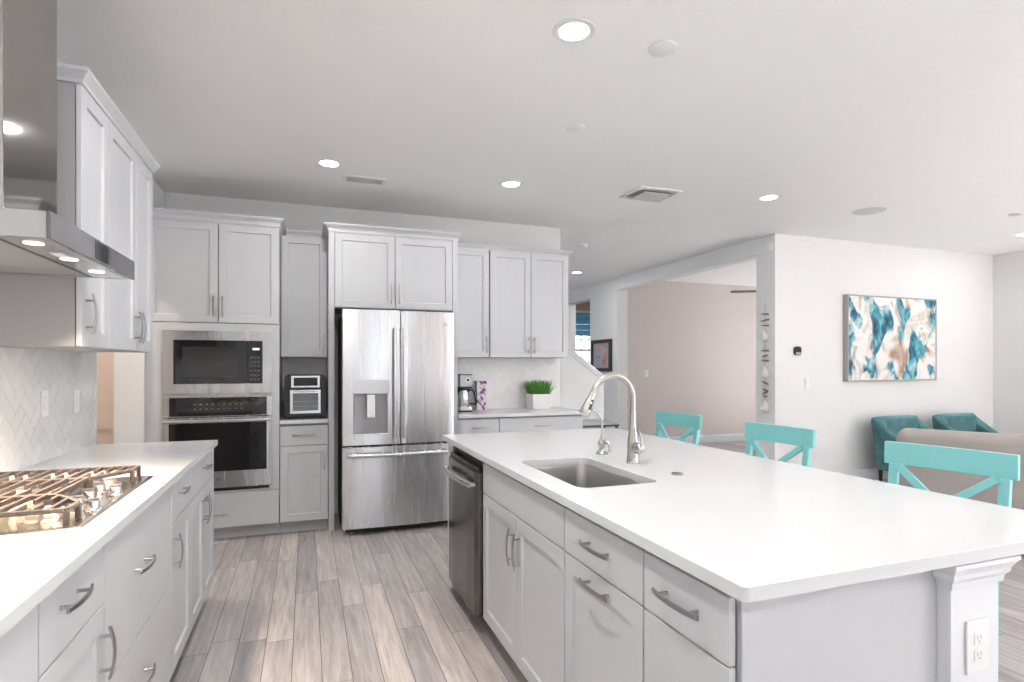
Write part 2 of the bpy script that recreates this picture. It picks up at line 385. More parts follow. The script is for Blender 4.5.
def toe(F, a0, a1, parent, z1=.1, back=-.065):
    bm = B(); F.box(bm, a0, a1, back - .016, back, 0, z1 - .001); return obj('toe_kick', bm, M['toe'], parent)
def cabinet(F, name, label, a0, a1, z0, z1, depth, group=None, mids=(), top='full', base=True, cat='cabinet', m=None):
    t = thing(name, label, cat, tuple(F.P((a0 + a1) / 2, -depth / 2, 0 if base else z0)), group)
    carcass(F, a0, a1, z0, z1, depth, t, mids, top, m)
    if base: toe(F, a0, a1, t, z0)
    return t
CROWN = [(0, 0), (.006, 0), (.006, .018), (.012, .030), (.030, .046), (.040, .056), (.040, .068), (0, .068)]
CROWN_S = [(0, 0), (.006, 0), (.008, .010), (.024, .026), (.030, .032), (.030, .042), (0, .042)]

# ------------------------------------------------------------------ the setting
WL, BKY, BKX1 = -1.12, 5.45, 2.517          # left wall face, back wall face, its right end
bm = B(); box(bm, -4.2, 8.75, -6.3, 13.0, -.08, 0); struct('floor', bm, M['floor'])
bm = B(); box(bm, -4.2, 8.75, -6.3, 13.0, CEIL, CEIL + .1); struct('ceiling', bm, M['ceil'])
# left wall with the doorway between the counter and the oven tower
bm = B(); box(bm, WL - .19, WL, -6.15, 3.82, 0, CEIL); box(bm, WL - .19, WL, 3.82, 4.835, 2.15, CEIL); box(bm, WL - .19, WL, 4.835, BKY + .15, 0, CEIL)
struct('wall_left', bm, M['wall'], .004)
# hall behind that doorway
bm = B(); box(bm, -4.1, WL - .19, 5.20, 5.35, 0, CEIL); struct('wall_hall_back', bm, M['wall'])
bm = B(); box(bm, -4.1, WL - .19, 2.75, 2.9, 0, CEIL); struct('wall_hall_front', bm, M['wall'])
bm = B(); box(bm, -4.2, -4.1, 2.75, 5.35, 0, CEIL); struct('wall_hall_side', bm, M['wall'])
# back wall of the kitchen
bm = B(); box(bm, WL, BKX1, BKY, BKY + .14, 0, CEIL); struct('wall_back', bm, M['wall'], .004)
# stair half wall with its sloping cap
SX0, SZ0, SX1, SZ1 = BKX1, 1.580, 3.032, 1.205
bm = B(); ring_loft(bm, [[(SX0, y, 0), (SX1, y, 0), (SX1, y, SZ1), (SX0, y, SZ0)] for y in (BKY, BKY + .14)]); struct('wall_stair', bm, M['wall'], .003)
bm = B(); k = (SZ1 - SZ0) / (SX1 - SX0)
ring_loft(bm, [[(SX0 + .001, y, SZ0 + .001), (SX1 + .02, y, SZ1 + .001 + k * .02), (SX1 + .02, y, SZ1 + .034 + k * .02), (SX0 + .001, y, SZ0 + .034)] for y in (BKY - .022, BKY + .162)])
ring_loft(bm, [[(SX0 + .001, y, SZ0 - .030), (SX1, y, SZ1 - .030), (SX1, y, SZ1), (SX0 + .001, y, SZ0)] for y in (BKY - .012, BKY - .0005)])
struct('trim_stair_cap', bm, M['trim'], .003)
# wall on the right that runs away from us: pillar, header, long piece, second header
HX = 4.825; HT = .20
bm = B()
box(bm, HX, HX + HT, 4.872, 5.148, 0, CEIL); box(bm, HX, HX + HT, 5.148, 8.233, 2.612, CEIL); box(bm, HX, HX + HT, 8.233, 9.187, 0, CEIL)
box(bm, HX, HX + HT, 9.187, 10.17, 2.563, CEIL); box(bm, HX, HX + HT, 10.17, 12.6, 0, CEIL)
struct('wall_right_hall', bm, M['wall'], .004)
# wall with the painting
bm = B(); box(bm, HX + .0005, RIGHT_X, 4.87, 5.02, 0, CEIL); struct('wall_living', bm, M['wall'], .004)
bm = B(); Y0, Y1, ZA, ZB = -4.5, .3, .15, 2.45
box(bm, RIGHT_X, RIGHT_X + .2, -6.15, Y0, 0, CEIL); box(bm, RIGHT_X, RIGHT_X + .2, Y1, 6.05, 0, CEIL); box(bm, RIGHT_X, RIGHT_X + .2, 7.15, 12.6, 0, CEIL); box(bm, RIGHT_X, RIGHT_X + .2, 6.05, 7.15, 0, .8); box(bm, RIGHT_X, RIGHT_X + .2, 6.05, 7.15, 1.7, CEIL); box(bm, RIGHT_X, RIGHT_X + .2, Y0, Y1, 0, ZA); box(bm, RIGHT_X, RIGHT_X + .2, Y0, Y1, ZB, CEIL)  # small opening beyond the painting wall is added for the dim room's light
struct('wall_right', bm, M['wall'])
# wall behind the camera with wide sliding doors
bm = B()
for a, b_ in ((WL, .75), (1.75, RIGHT_X)): box(bm, a, b_, REAR_Y - .15, REAR_Y, 0, CEIL)
for a, b_ in ((.75, 1.75),): box(bm, a, b_, REAR_Y - .15, REAR_Y, 2.42, CEIL)
struct('wall_rear', bm, M['wall'])
def slider(name, x0, x1, n):
    bm = B()
    for k in range(n + 1):
        x = x0 + (x1 - x0) * k / n; box(bm, max(x0, x - .04), min(x1, x + .04), REAR_Y - .10, REAR_Y - .04, .0, 2.42)
    box(bm, x0, x1, REAR_Y - .10, REAR_Y - .04, 2.34, 2.42); box(bm, x0, x1, REAR_Y - .10, REAR_Y - .04, 0, .09)
    struct(name, bm, M['trim'])
slider('door_2', .75, 1.75, 1)
bm = B(); box(bm, RIGHT_X + .05, RIGHT_X + .11, Y0, Y1, ZA, ZA + .06); box(bm, RIGHT_X + .05, RIGHT_X + .11, Y0, Y1, ZB - .06, ZB)
for y in (Y0, (Y0 + Y1) / 2 - .03, Y1 - .06): box(bm, RIGHT_X + .05, RIGHT_X + .11, y, y + .06, ZA, ZB)
struct('window_2', bm, M['trim'])
# far walls: room behind the painting wall and the room with the blue shade
bm = B(); box(bm, HX + HT, RIGHT_X, 8.25, 8.40, 0, CEIL); struct('wall_far_room', bm, M['pink'])
bm = B(); box(bm, BKX1 - 4, HX, 12.45, 12.6, 0, CEIL); struct('wall_hall_end', bm, M['wall'])
bm = B(); box(bm, -1.6, -1.45, BKY + .15, 6.8, 0, CEIL); box(bm, -1.6, -1.45, 9.8, 12.6, 0, CEIL); box(bm, -1.6, -1.45, 6.8, 9.8, 0, .4); box(bm, -1.6, -1.45, 6.8, 9.8, 2.6, CEIL); struct('wall_stair_side', bm, M['wall'])  # the opening in this wall is invented to let light into the hall
FY = 11.5; wx0, wx1, wz0, wz1 = 5.45, 6.45, .95, 2.45
bm = B(); box(bm, HX + HT, wx0, FY, FY + .15, 0, CEIL); box(bm, wx1, RIGHT_X, FY, FY + .15, 0, CEIL); box(bm, wx0, wx1, FY, FY + .15, 0, wz0); box(bm, wx0, wx1, FY, FY + .15, wz1, CEIL)
struct('wall_window_room', bm, M['peach'])
bm = B()
for a, b_ in ((wx0, wx0 + .05), (wx1 - .05, wx1)): box(bm, a, b_, FY + .05, FY + .10, wz0, wz1)
for a, b_ in ((wz0, wz0 + .05), (wz1 - .05, wz1), (1.68, 1.73)): box(bm, wx0 + .05, wx1 - .05, FY + .05, FY + .10, a, b_)
for k in range(1, 5):
    x = wx0 + k * (wx1 - wx0) / 5; box(bm, x - .011, x + .011, FY + .06, FY + .085, wz0 + .05, wz1 - .05)
for z in (1.20, 1.44, 1.95, 2.18): box(bm, wx0 + .05, wx1 - .05, FY + .062, FY + .083, z - .011, z + .011)
w1 = struct('window_1', bm, M['trim'])
bm = B(); box(bm, wx0 + .03, wx1 - .03, FY + .070, FY + .076, wz0 + .03, wz1 - .03); obj('pane', bm, M['pane'], w1)
# skirting boards
SK = [(0, 0), (.014, 0), (.014, .10), (.009, .12), (.004, .13), (0, .13)]
bm = B(); sweep(bm, SK, [(HX + .0005, 4.8695), (RIGHT_X - .001, 4.8695)]); struct('baseboard_living', bm, M['trim'])
bm = B(); sweep(bm, SK, [(HX + HT + .001, 8.2495), (RIGHT_X - .001, 8.2495)]); struct('baseboard_far_room', bm, M['trim'])
bm = B(); sweep(bm, SK, [(HX - .0005, 9.185), (HX - .0005, 8.235)][::-1][::-1]); struct('baseboard_hall', bm, M['trim'])
bm = B(); sweep(bm, SK, [(HX - .0005, 5.147), (HX - .0005, 4.872)]); struct('baseboard_pillar', bm, M['trim'])
bm = B(); sweep(bm, SK, [(RIGHT_X - .0005, 4.855), (RIGHT_X - .0005, 2.0)]); struct('baseboard_right', bm, M['trim'])
bm = B(); sweep(bm, SK, [(.222, BKY - .0005), (1.200, BKY - .0005)]); struct('baseboard_alcove', bm, M['trim'])
bm = B(); sweep(bm, SK, [(2.51, BKY - .0005), (SX1, BKY - .0005), (SX1 , BKY + .14)]); struct('baseboard_stair', bm, M['trim'])
# tan panelled door at the end of the left hall
bm = B(); dx0, dx1, dy = -2.175, -1.312, 5.165
def door_panel(bm, x0, x1, z0, z1, y, st, rails):
    box(bm, x0, x0 + st, y, y + .034, z0, z1); box(bm, x1 - st, x1, y, y + .034, z0, z1)
    for a, b_ in rails: box(bm, x0 + st, x1 - st, y, y + .034, a, b_)
    box(bm, x0 + st, x1 - st, y + .012, y + .026, z0 + .05, z1 - .05)
door_panel(bm, dx0, dx1, .008, 2.04, dy, .11, ((.008, .24), (.86, 1.07), (1.92, 2.04)))
d1 = struct('door_1', bm, M['tan'])
bm = B(); lathe(bm, [(.026, 0), (.026, .006), (.010, .010), (.010, .035), (.026, .045), (.028, .055), (.018, .068), (.002, .07)], (dx0 + .055, dy - .0005, .96), 18, (0, -1, 0)); obj('door_knob', bm, M['nickel'], d1, smooth=True)
bm = B()
for a, b_, z0, z1 in ((dx0 - .075, dx0 - .004, 0, 2.12), (dx0 - .004, dx1 + .001, 2.045, 2.12)): box(bm, a, b_, 5.18, 5.199, z0, z1)
struct('trim_hall_door', bm, M['trim'])

# ------------------------------------------------------------------ herringbone splashbacks
def herring(bm, mapf, a0, a1, z0, z1, w=.060, g=.002, th=.006):
    """mapf(a, z, d) -> world; tiles at 45 degrees clipped to the rectangle"""
    t2 = B(); c45 = math.cos(math.pi / 4)
    R = int(max(a1 - a0, z1 - z0) / w) + 6
    cx, cz = (a0 + a1) / 2, (z0 + z1) / 2; rnd = random.Random(5)
    rad = math.hypot(a1 - a0, z1 - z0) / 2 + 3 * w
    for i in range(-R, R + 1):
        for j in range(-R // 2 - 1, R // 2 + 2):
            ox, oy = i + 4 * j, i
            for (x0, x1, y0, y1) in ((ox, ox + 2, oy, oy + 1), (ox + 2, ox + 3, oy - 1, oy + 1)):
                mx, my = (x0 + x1) / 2 * w, (y0 + y1) / 2 * w
                if math.hypot(mx, my) > rad: continue
                pts = []
                for x, y in ((x0 * w + g / 2, y0 * w + g / 2), (x1 * w - g / 2, y0 * w + g / 2), (x1 * w - g / 2, y1 * w - g / 2), (x0 * w + g / 2, y1 * w - g / 2)):
                    pts.append((cx + (x - y) * c45, cz + (x + y) * c45))
                if max(p[0] for p in pts) < a0 or min(p[0] for p in pts) > a1 or max(p[1] for p in pts) < z0 or min(p[1] for p in pts) > z1: continue
                k = rnd.randrange(4); tilt = rnd.uniform(-.0004, .0004)
                top = [t2.verts.new((p[0], p[1], th + (tilt if q in (0, 1) else -tilt))) for q, p in enumerate(pts)]; bot = [t2.verts.new((p[0], p[1], th - .003)) for p in pts]
                t2.faces.new(top).material_index = k + 1
                for q in range(4):
                    t2.faces.new((top[q], top[(q + 1) % 4], bot[(q + 1) % 4], bot[q])).material_index = k + 1
    for co, no in (((a0, 0, 0), (-1, 0, 0)), ((a1, 0, 0), (1, 0, 0)), ((0, z0, 0), (0, -1, 0)), ((0, z1, 0), (0, 1, 0))):
        bmesh.ops.bisect_plane(t2, geom=t2.verts[:] + t2.edges[:] + t2.faces[:], plane_co=co, plane_no=no, clear_outer=True)
    box(t2, a0, a1, z0, z1, 0, th - .002, 0)
    for v in t2.verts: v.co = mapf(v.co.x, v.co.y, v.co.z)
    me = bpy.data.meshes.new('tmp'); t2.to_mesh(me); t2.free(); bm.from_mesh(me); bpy.data.meshes.remove(me)
TM = [M['grout']] + TILES
bm = B(); herring(bm, lambda a, z, d: Vector((WL + .0005 + d, a, z)), .55, 3.815, .9155, 1.72)
struct('trim_splashback_left', bm, TM)
bm = B(); herring(bm, lambda a, z, d: Vector((a, BKY - .0005 - d, z)), 1.254, 2.509, .9155, 1.60)
struct('trim_splashback_right', bm, TM)
bm = B(); herring(bm, lambda a, z, d: Vector((a, BKY - .0005 - d, z)), -.199, .167, .9155, 1.60)
struct('trim_splashback_alcove', bm, TM)

# ------------------------------------------------------------------ island
FI = Frame((.841, 0), (0, -1), (-1, 0))       # a = -Y ; fronts at X = .82
def iy(y): return -y
ZD, ZT = .72, .868
def island_cab(name, label, y_far, y_near, **kw):
    return cabinet(FI, name, label, iy(y_far), iy(y_near), .10, .884, .585, mids=(ZD,), **kw)
t = island_cab('sink_base_cabinet', 'grey island sink cabinet with two panelled doors beside the dishwasher', 2.69, 1.747, top='rail')
slab_front(FI, 'false_drawer_front', iy(2.69), iy(1.747), ZD, ZT, t)
ym = 2.214
dA = shaker(FI, 'door', iy(2.69), iy(ym), .10, ZD, t); pull(FI, iy(ym + .033), .585, .155, True, dA)
dB = shaker(FI, 'door', iy(ym), iy(1.747), .10, ZD, t); pull(FI, iy(ym - .04), .585, .155, True, dB)
t = island_cab('pull_out_cabinet', 'grey island cabinet with one drawer above a panelled pull-out front, two horizontal pulls', 1.745, 1.268)
d = slab_front(FI, 'drawer', iy(1.745), iy(1.268), ZD, ZT, t); pull(FI, iy(1.505), .800, .172, False, d)
d = shaker(FI, 'pull_out_front', iy(1.745), iy(1.268), .10, ZD, t); pull(FI, iy(1.505), .682, .172, False, d)
t = island_cab('drawer_cabinet', 'grey island drawer stack at the near corner under the counter', 1.266, .960)
d = slab_front(FI, 'drawer', iy(1.266), iy(.948), ZD, ZT, t); pull(FI, iy(1.107), .797, .172, False, d)
d = slab_front(FI, 'drawer', iy(1.266), iy(.948), .41, ZD, t); pull(FI, iy(1.107), .555, .172, False, d)
d = slab_front(FI, 'drawer', iy(1.266), iy(.948), .10, .41, t); pull(FI, iy(1.107), .30, .172, False, d)
bm = B(); box(bm, .845, 1.428, .940, .958, 0, .884); t = obj('end_panel', bm, M['cab'], None, .001); tag(t, 'plain light grey panel closing the near end of the island', 'panel')
bm = B(); box(bm, .845, 1.428, 3.42, 3.44, 0, .884); t = obj('end_panel', bm, M['cab'], None, .001); tag(t, 'grey panel closing the far end of the island next to the dishwasher', 'panel')
bm = B(); box(bm, .822, .840, 3.302, 3.44, .1, .884); t = obj('filler_strip', bm, M['cab'], None, .001); tag(t, 'narrow grey filler strip between dishwasher and the far end of the island', 'panel')
# white half wall behind the cabinets, carrying the counter
t = thing('island_half_wall', 'white painted half wall with crown moulding holding up the island counter', 'half wall', (1.517, 2.17, 0))
bm = B(); box(bm, 1.430, 1.603, .908, 3.44, 0, .884); obj('wall_panel', bm, M['trim'], t, .002)
bm = B()
CR2 = [(0, -.066), (.006, -.066), (.008, -.050), (.016, -.040), (.018, -.028), (.027, -.012), (.030, -.010), (.030, 0), (0, 0)]
sweep(bm, CR2, [(1.4295, .9385), (1.4295, .9075), (1.6035, .9075), (1.6035, 3.44)][::1], .8835); obj('crown_moulding', bm, M['trim'], t)
bm = B(); sweep(bm, [(0, 0), (.012, 0), (.012, .10), (.006, .115), (0, .115)], [(1.4295, .9385), (1.4295, .9075), (1.6035, .9075), (1.6035, 3.44)]); obj('skirting', bm, M['trim'], t)
def outlet(name, label, F, a, z, duplex=True, group=None, w=.072, h=.117):
    t = thing(name, label, 'outlet' if duplex else 'switch', tuple(F.P(a, 0, z)), group)
    bm = B(); F.box(bm, a - w / 2, a + w / 2, .0005, .006, z - h / 2, z + h / 2); obj('cover_plate', bm, M['white_pl'], t, .002)
    if duplex:
        for s in (-1, 1):
            zc = z + s * .020
            bm = B(); F.box(bm, a - .0165, a + .0165, .0062, .0085, zc - .0135, zc + .0135); so = obj('socket', bm, M['white_pl'], t, .004)
            bm = B()
            for da in (-.0065, .0055): F.box(bm, a + da - .001, a + da + .001, .0082, .0088, zc - .001, zc + .008)
            F.box(bm, a - .002, a + .002, .0082, .0088, zc - .009, zc - .005); obj('slot', bm, M['midgrey'], so)
    else:
        bm = B(); F.box(bm, a - .016, a + .016, .0062, .0095, z - .033, z + .033); obj('rocker', bm, M['white_pl'], t, .002)
    return t
FE = Frame((0, .9075), (1, 0), (0, -1))
outlet('outlet', 'white double outlet on the near end of the white island half wall', FE, 1.517, .672, w=.078, h=.127)
# dishwasher
t = thing('dishwasher', 'dark stainless dishwasher with bar handle at the far end of the island', 'dishwasher', (1.1, 2.998, 0))
FDW = Frame((.841, 0), (0, -1), (-1, 0))
a0, a1 = iy(3.296), iy(2.698)
bm = B(); FDW.box(bm, a0 + .004, a1 - .004, -.56, -.005, .11, .862); obj('tub', bm, M['darkgrey'], t)
bm = B()
loop = [(a0 + .002, .0), (a0 + .002, .040), (a0 + .03, .054), (a0 + .15, .060), (a1 - .15, .060), (a1 - .03, .054), (a1 - .002, .040), (a1 - .002, .0)]
ring_loft(bm, [[FDW.P(a, d, z) for a, d in loop] for z in (.102, .815)]); dd = obj('door', bm, M['steel_dark'], t, .002)
bm = B(); FDW.box(bm, a0 + .003, a1 - .003, 0, .040, .8155, .838); obj('control_strip', bm, M['blackglass'], t, .002)
bm = B(); n = 13; pts = [FDW.P(a0 + .035 + (a1 - a0 - .07) * k / (n - 1), .078 + .022 * (1 - (2 * k / (n - 1) - 1) ** 2), .752) for k in range(n)]
tube(bm, pts, .017, 10, sx=.62, up=(0, 0, 1))
for k in (0, n - 1):
    p = pts[k]; q = FDW.P(iy(p.y), .050, .752); tube(bm, [q, p], .013, 10)
obj('handle', bm, M['steel'], dd, smooth=True)
bm = B(); FDW.box(bm, a0 + .004, a1 - .004, -.07, -.05, 0, .10); obj('toe_kick', bm, M['black'], t)
# island worktop with sink cut-out
SKX0, SKX1, SKY0, SKY1 = .903, 1.236, 1.792, 2.408
bm = B(); slab_holes(bm, rrect(.797, 2.015, .880, 3.485, .012, 4)[::1], [rrect(SKX0, SKX1, SKY0, SKY1, .045, 7)], .885, .915)
tag(obj('island_worktop', bm, M['quartz'], None, .003), 'large white quartz island worktop with an undermount sink cut into it', 'worktop')
# sink
t = thing('sink', 'stainless steel single bowl sink set under the island worktop', 'sink', (1.065, 2.11, .70))
lp = lambda e, z, r: [(x, y, z) for x, y in rrect(SKX0 - e, SKX1 + e, SKY0 - e, SKY1 + e, r, 7)]
bm = B(); ring_loft(bm, [lp(.022, .8845, .05), lp(-.002, .8845, .045), lp(-.004, .872, .045), lp(-.008, .72, .05), lp(-.030, .700, .05), lp(-.030, .697, .05), lp(-.006, .716, .05), lp(.0, .872, .045), lp(.022, .8815, .05)], cap=False)
ib = [v for v in bm.verts if abs(v.co.z - .700) < 1e-4]; bm.faces.new(sorted(ib, key=lambda v: math.atan2(v.co.y - 2.11, (v.co.x - 1.065) * 1.5)))
obj('bowl', bm, M['sink'], t, smooth=True)
bm = B(); lathe(bm, [(.044, 0), (.044, .003), (.032, .003), (.028, .001), (.002, .001)], (1.065, 2.11, .7005), 24); obj('drain', bm, M['steel'], t, smooth=True)
# faucet
t = thing('faucet', 'tall arched brushed nickel pull-down faucet behind the island sink', 'faucet', (1.360, 2.184, .9152))
fx, fy = 1.360, 2.184
bm = B(); lathe(bm, [(.029, 0), (.029, .008), (.026, .012), (.0245, .06), (.025, .085), (.022, .11), (.0165, .15), (.0138, .19), (.0132, .23)], (fx, fy, .9152), 24); obj('body', bm, M['nickel'], t, smooth=True)
bm = B(); R = .100; zc = 1.203; pts = [(fx, fy, 1.140), (fx, fy, 1.175)]
for k in range(17):
    a = math.radians(k * 10.1); pts.append((fx - R + R * math.cos(a), fy, zc + R * math.sin(a)))
pa, pb = Vector(pts[-2]), Vector(pts[-1]); dr = (pb - pa).normalized()
ep = pb + dr * .008; pts.append(tuple(ep)); tube(bm, pts, .0128, 16); obj('spout', bm, M['nickel'], t, smooth=True)
bm = B(); dr = (dr + Vector((-.05, 0, 0))).normalized()
lathe(bm, [(.0135, 0), (.0150, .004), (.0150, .012), (.0165, .028), (.0225, .076), (.0245, .100), (.0235, .104), (.002, .105)], tuple(ep - dr * .004), 22, tuple(dr)); sp = obj('spray_head', bm, M['nickel'], t, smooth=True)
sd = Vector((.25, -1, .1)); sd = (sd - dr * sd.dot(dr)).normalized()
bm = B(); c = ep + dr * .062 + sd * .0195; bar(bm, c - dr * .014, c + dr * .014, .012, .006, tuple(sd)); c = ep + dr * .034 + sd * .0165; bar(bm, c - dr * .006, c + dr * .006, .011, .006, tuple(sd)); obj('button', bm, M['darkgrey'], sp, .002)
bm = B(); lathe(bm, [(.002, 0), (.020, .001), (.0245, .014), (.023, .036), (.016, .046), (.002, .048)], (fx, fy - .016, .985), 18, (0.15, -1, .05)); hb = obj('valve', bm, M['nickel'], t, smooth=True)
bm = B(); tube(bm, [(fx + .004, fy - .045, .985), (fx + .006, fy - .062, 1.000), (fx + .006, fy - .058, 1.030), (fx + .005, fy - .044, 1.062), (fx + .004, fy - .040, 1.075)], [.010, .009, .0075, .0085, .005], 10, sx=.6); obj('lever', bm, M['nickel'], hb, smooth=True)
# small water tap
t = thing('water_tap', 'small nickel gooseneck water tap with side lever left of the tall faucet', 'faucet', (1.358, 2.46, .9152))
wx, wy = 1.358, 2.46
bm = B(); lathe(bm, [(.030, 0), (.030, .006), (.022, .014), (.015, .022), (.014, .034), (.0185, .044), (.0195, .056), (.015, .068), (.009, .078), (.006, .094)], (wx, wy, .9152), 20); obj('body', bm, M['nickel'], t, smooth=True)
bm = B(); pts = [(wx, wy, .995), (wx, wy, 1.03), (wx, wy, 1.075), (wx - .008, wy, 1.095), (wx - .028, wy, 1.120), (wx - .052, wy, 1.136), (wx - .072, wy, 1.136), (wx - .084, wy, 1.122)]
tube(bm, pts, .0052, 10); obj('spout', bm, M['nickel'], t, smooth=True)
bm = B(); tube(bm, [(wx, wy - .010, .974), (wx + .01, wy - .032, .976), (wx + .014, wy - .046, .970), (wx + .014, wy - .050, .945), (wx + .014, wy - .050, .932)], [.010, .010, .008, .006, .007], 10); obj('lever', bm, M['nickel'], t, smooth=True)
bm = B(); lathe(bm, [(.024, 0), (.024, .003), (.020, .006), (.010, .0065), (.002, .0065)], (1.381, 1.894, .9152), 22); tag(obj('air_switch_button', bm, M['nickel'], None, smooth=True), 'small round nickel button set in the island worktop by the faucet', 'button')

# ------------------------------------------------------------------ left run
FL = Frame((-.526, 0), (0, 1), (1, 0)); CX1 = -.486
def left_cab(name, label, y0, y1, **kw):
    return cabinet(FL, name, label, y0, y1, .105, .884, .585, **kw)
t = left_cab('base_cabinet', 'plain grey base cabinet at the near left edge of the photo', .60, 1.394, mids=(.715,))
slab_front(FL, 'door', .60, 1.394, .105, .872, t)
t = left_cab('base_cabinet', 'grey base cabinet with one drawer over one door, before the cooktop drawers', 1.396, 1.785, mids=(.715,))
d = slab_front(FL, 'drawer', 1.396, 1.785, .715, .872, t); pull(FL, 1.548, .818, .15, False, d)
d = shaker(FL, 'door', 1.396, 1.785, .105, .715, t); pull(FL, 1.752, .597, .135, True, d)
t = left_cab('cooktop_drawer_cabinet', 'wide grey cabinet of two deep drawers under the gas cooktop', 1.787, 2.585, mids=(.485,), top='rail')
d = slab_front(FL, 'drawer', 1.787, 2.585, .485, .872, t); pull(FL, 2.135, .703, .165, False, d)
d = slab_front(FL, 'drawer', 1.787, 2.585, .105, .485, t); pull(FL, 2.135, .335, .165, False, d)
t = left_cab('base_cabinet', 'narrow grey base cabinet with drawer and one door just past the cooktop', 2.587, 2.985, mids=(.715,))
d = slab_front(FL, 'drawer', 2.587, 2.985, .715, .872, t); pull(FL, 2.76, .815, .13, False, d)
d = shaker(FL, 'door', 2.587, 2.985, .105, .715, t); pull(FL, 2.618, .598, .14, True, d)
t = left_cab('base_cabinet', 'grey base cabinet with one drawer over two doors ending the left counter', 2.987, 3.685, mids=(.715,))
d = slab_front(FL, 'drawer', 2.987, 3.685, .715, .872, t); pull(FL, 3.36, .815, .13, False, d)
d = shaker(FL, 'door', 2.987, 3.335, .105, .715, t); pull(FL, 3.305, .60, .145, True, d)
d = shaker(FL, 'door', 3.335, 3.685, .105, .715, t); pull(FL, 3.365, .60, .145, True, d)
bm = B(); slab_holes(bm, rrect(WL + .0005, CX1, .55, 3.700, .004, 2), [rrect(-1.06, -.58, 1.81, 2.53, .02, 4)], .885, .915)
tag(obj('counter_worktop', bm, M['quartz'], None, .003), 'white quartz worktop along the left wall carrying the gas cooktop', 'worktop')
# cooktop
t = thing('gas_cooktop', 'stainless five-burner gas cooktop with cast grates in the left worktop', 'cooktop', (-.82, 2.168, .9152))
KX0, KX1, KY0, KY1 = -1.085, -.557, 1.786, 2.551
bm = B(); z = .9152
L0 = lambda e, zz: [(x, y, zz) for x, y in rrect(KX0 + e, KX1 - e, KY0 + e, KY1 - e, .012, 3)]
ring_loft(bm, [L0(0, z), L0(0, z + .003), L0(.008, z + .0065), L0(.018, z + .0065), L0(.024, z + .004)]); obj('tray', bm, M['cook'], t, smooth=True)
bm = B(); box(bm, -1.05, -.59, 1.82, 2.52, .86, .9148); obj('burner_box', bm, M['darkgrey'], t)
for bx, by, br in ((-.93, 1.95, .036), (-.68, 1.93, .046), (-.93, 2.385, .046), (-.68, 2.405, .036), (-.86, 2.168, .058)):
    bm = B(); lathe(bm, [(br * 1.45, 0), (br * 1.4, .004), (br * 1.05, .008), (br, .018), (br * .9, .020), (.002, .020)], (bx, by, z + .0042), 26); b_ = obj('burner', bm, M['brass'], t, smooth=True)
    bm = B(); lathe(bm, [(br * .86, 0), (br * .86, .006), (br * .78, .009), (.002, .010)], (bx, by, z + .0245), 26); obj('burner_cap', bm, M['midgrey'], b_, smooth=True)
for kx, ky in ((-.592, 2.00), (-.592, 2.205), (-.650, 2.055), (-.650, 2.155), (-.652, 2.255)):
    bm = B(); lathe(bm, [(.024, 0), (.024, .004), (.019, .007), (.0175, .026), (.0155, .030), (.002, .030)], (kx, ky, z + .0045), 22); kb = obj('knob', bm, M['cook'], t, smooth=True)
    bm = B(); box(bm, kx - .016, kx + .016, ky - .004, ky + .004, z + .0345, z + .040); obj('grip', bm, M['cook'], kb, .001)
GZ = .962
def grate(poly, feet, y_bars, x_bars):
    bm = B(); n = len(poly)
    for i in range(n): bar(bm, poly[i] + (GZ,), poly[(i + 1) % n] + (GZ,), .011, .013)
    for (xa, ya, xb, yb) in y_bars + x_bars: bar(bm, (xa, ya, GZ + .001), (xb, yb, GZ + .001), .009, .014)
    for fx_, fy_ in feet: bar(bm, (fx_, fy_, GZ), (fx_, fy_, z + .0045), .013, .013, (1, 0, 0))
    return obj('grate', bm, M['iron'], t, .0015, seg=1)
xs = [-1.025 + .0385 * k for k in range(11)]
def gbars(y0, y1, lim, gap):
    out = []
    ym_ = (y0 + y1) / 2
    for k, x in enumerate(xs):
        ya, yb = lim(x, y0, y1)
        if k % 3 == 1: out.append((x, ya, x, yb))
        else: out += [(x, ya, x, min(yb, ym_ - gap)), (x, max(ya, ym_ + gap), x, yb)]
    return out
xb0, xf = -1.055, -.600
P1 = [(xb0, 1.822), (xf, 1.822), (xf, 1.905), (-.690, 2.030), (xb0, 2.030)]
grate(P1, [(xb0, 1.822), (xf, 1.822), (xf, 1.905), (xb0, 2.030), (-.690, 2.030)], gbars(1.822, 2.030, lambda x, a, b_: (a, b_ if x < -.69 else 1.905 + (xf - x) / .09 * .125), .028), [])
P2 = [(xb0, 2.040), (-.700, 2.040), (-.700, 2.296), (xb0, 2.296)]
grate(P2, [(xb0, 2.040), (-.700, 2.040), (-.700, 2.296), (xb0, 2.296)], [q for q in gbars(2.040, 2.296, lambda x, a, b_: (a, b_), .035) if q[0] < -.71], [])
P3 = [(xb0, 2.306), (-.690, 2.306), (xf, 2.430), (xf, 2.513), (xb0, 2.513)]
grate(P3, [(xb0, 2.306), (-.690, 2.306), (xf, 2.430), (xf, 2.513), (xb0, 2.513)], gbars(2.306, 2.513, lambda x, a, b_: (a if x < -.69 else 2.306 + (x + .69) / .09 * .124, b_), .028), [])
# outlets on the splashback
FS = Frame((WL + .0067, 0), (0, 1), (1, 0))
outlet('wall_switch', 'white switch plate on the left splashback nearer the cooktop', FS, 3.125, 1.175, False)
outlet('wall_switch', 'white switch plate on the left splashback nearer the doorway', FS, 3.50, 1.163, False)
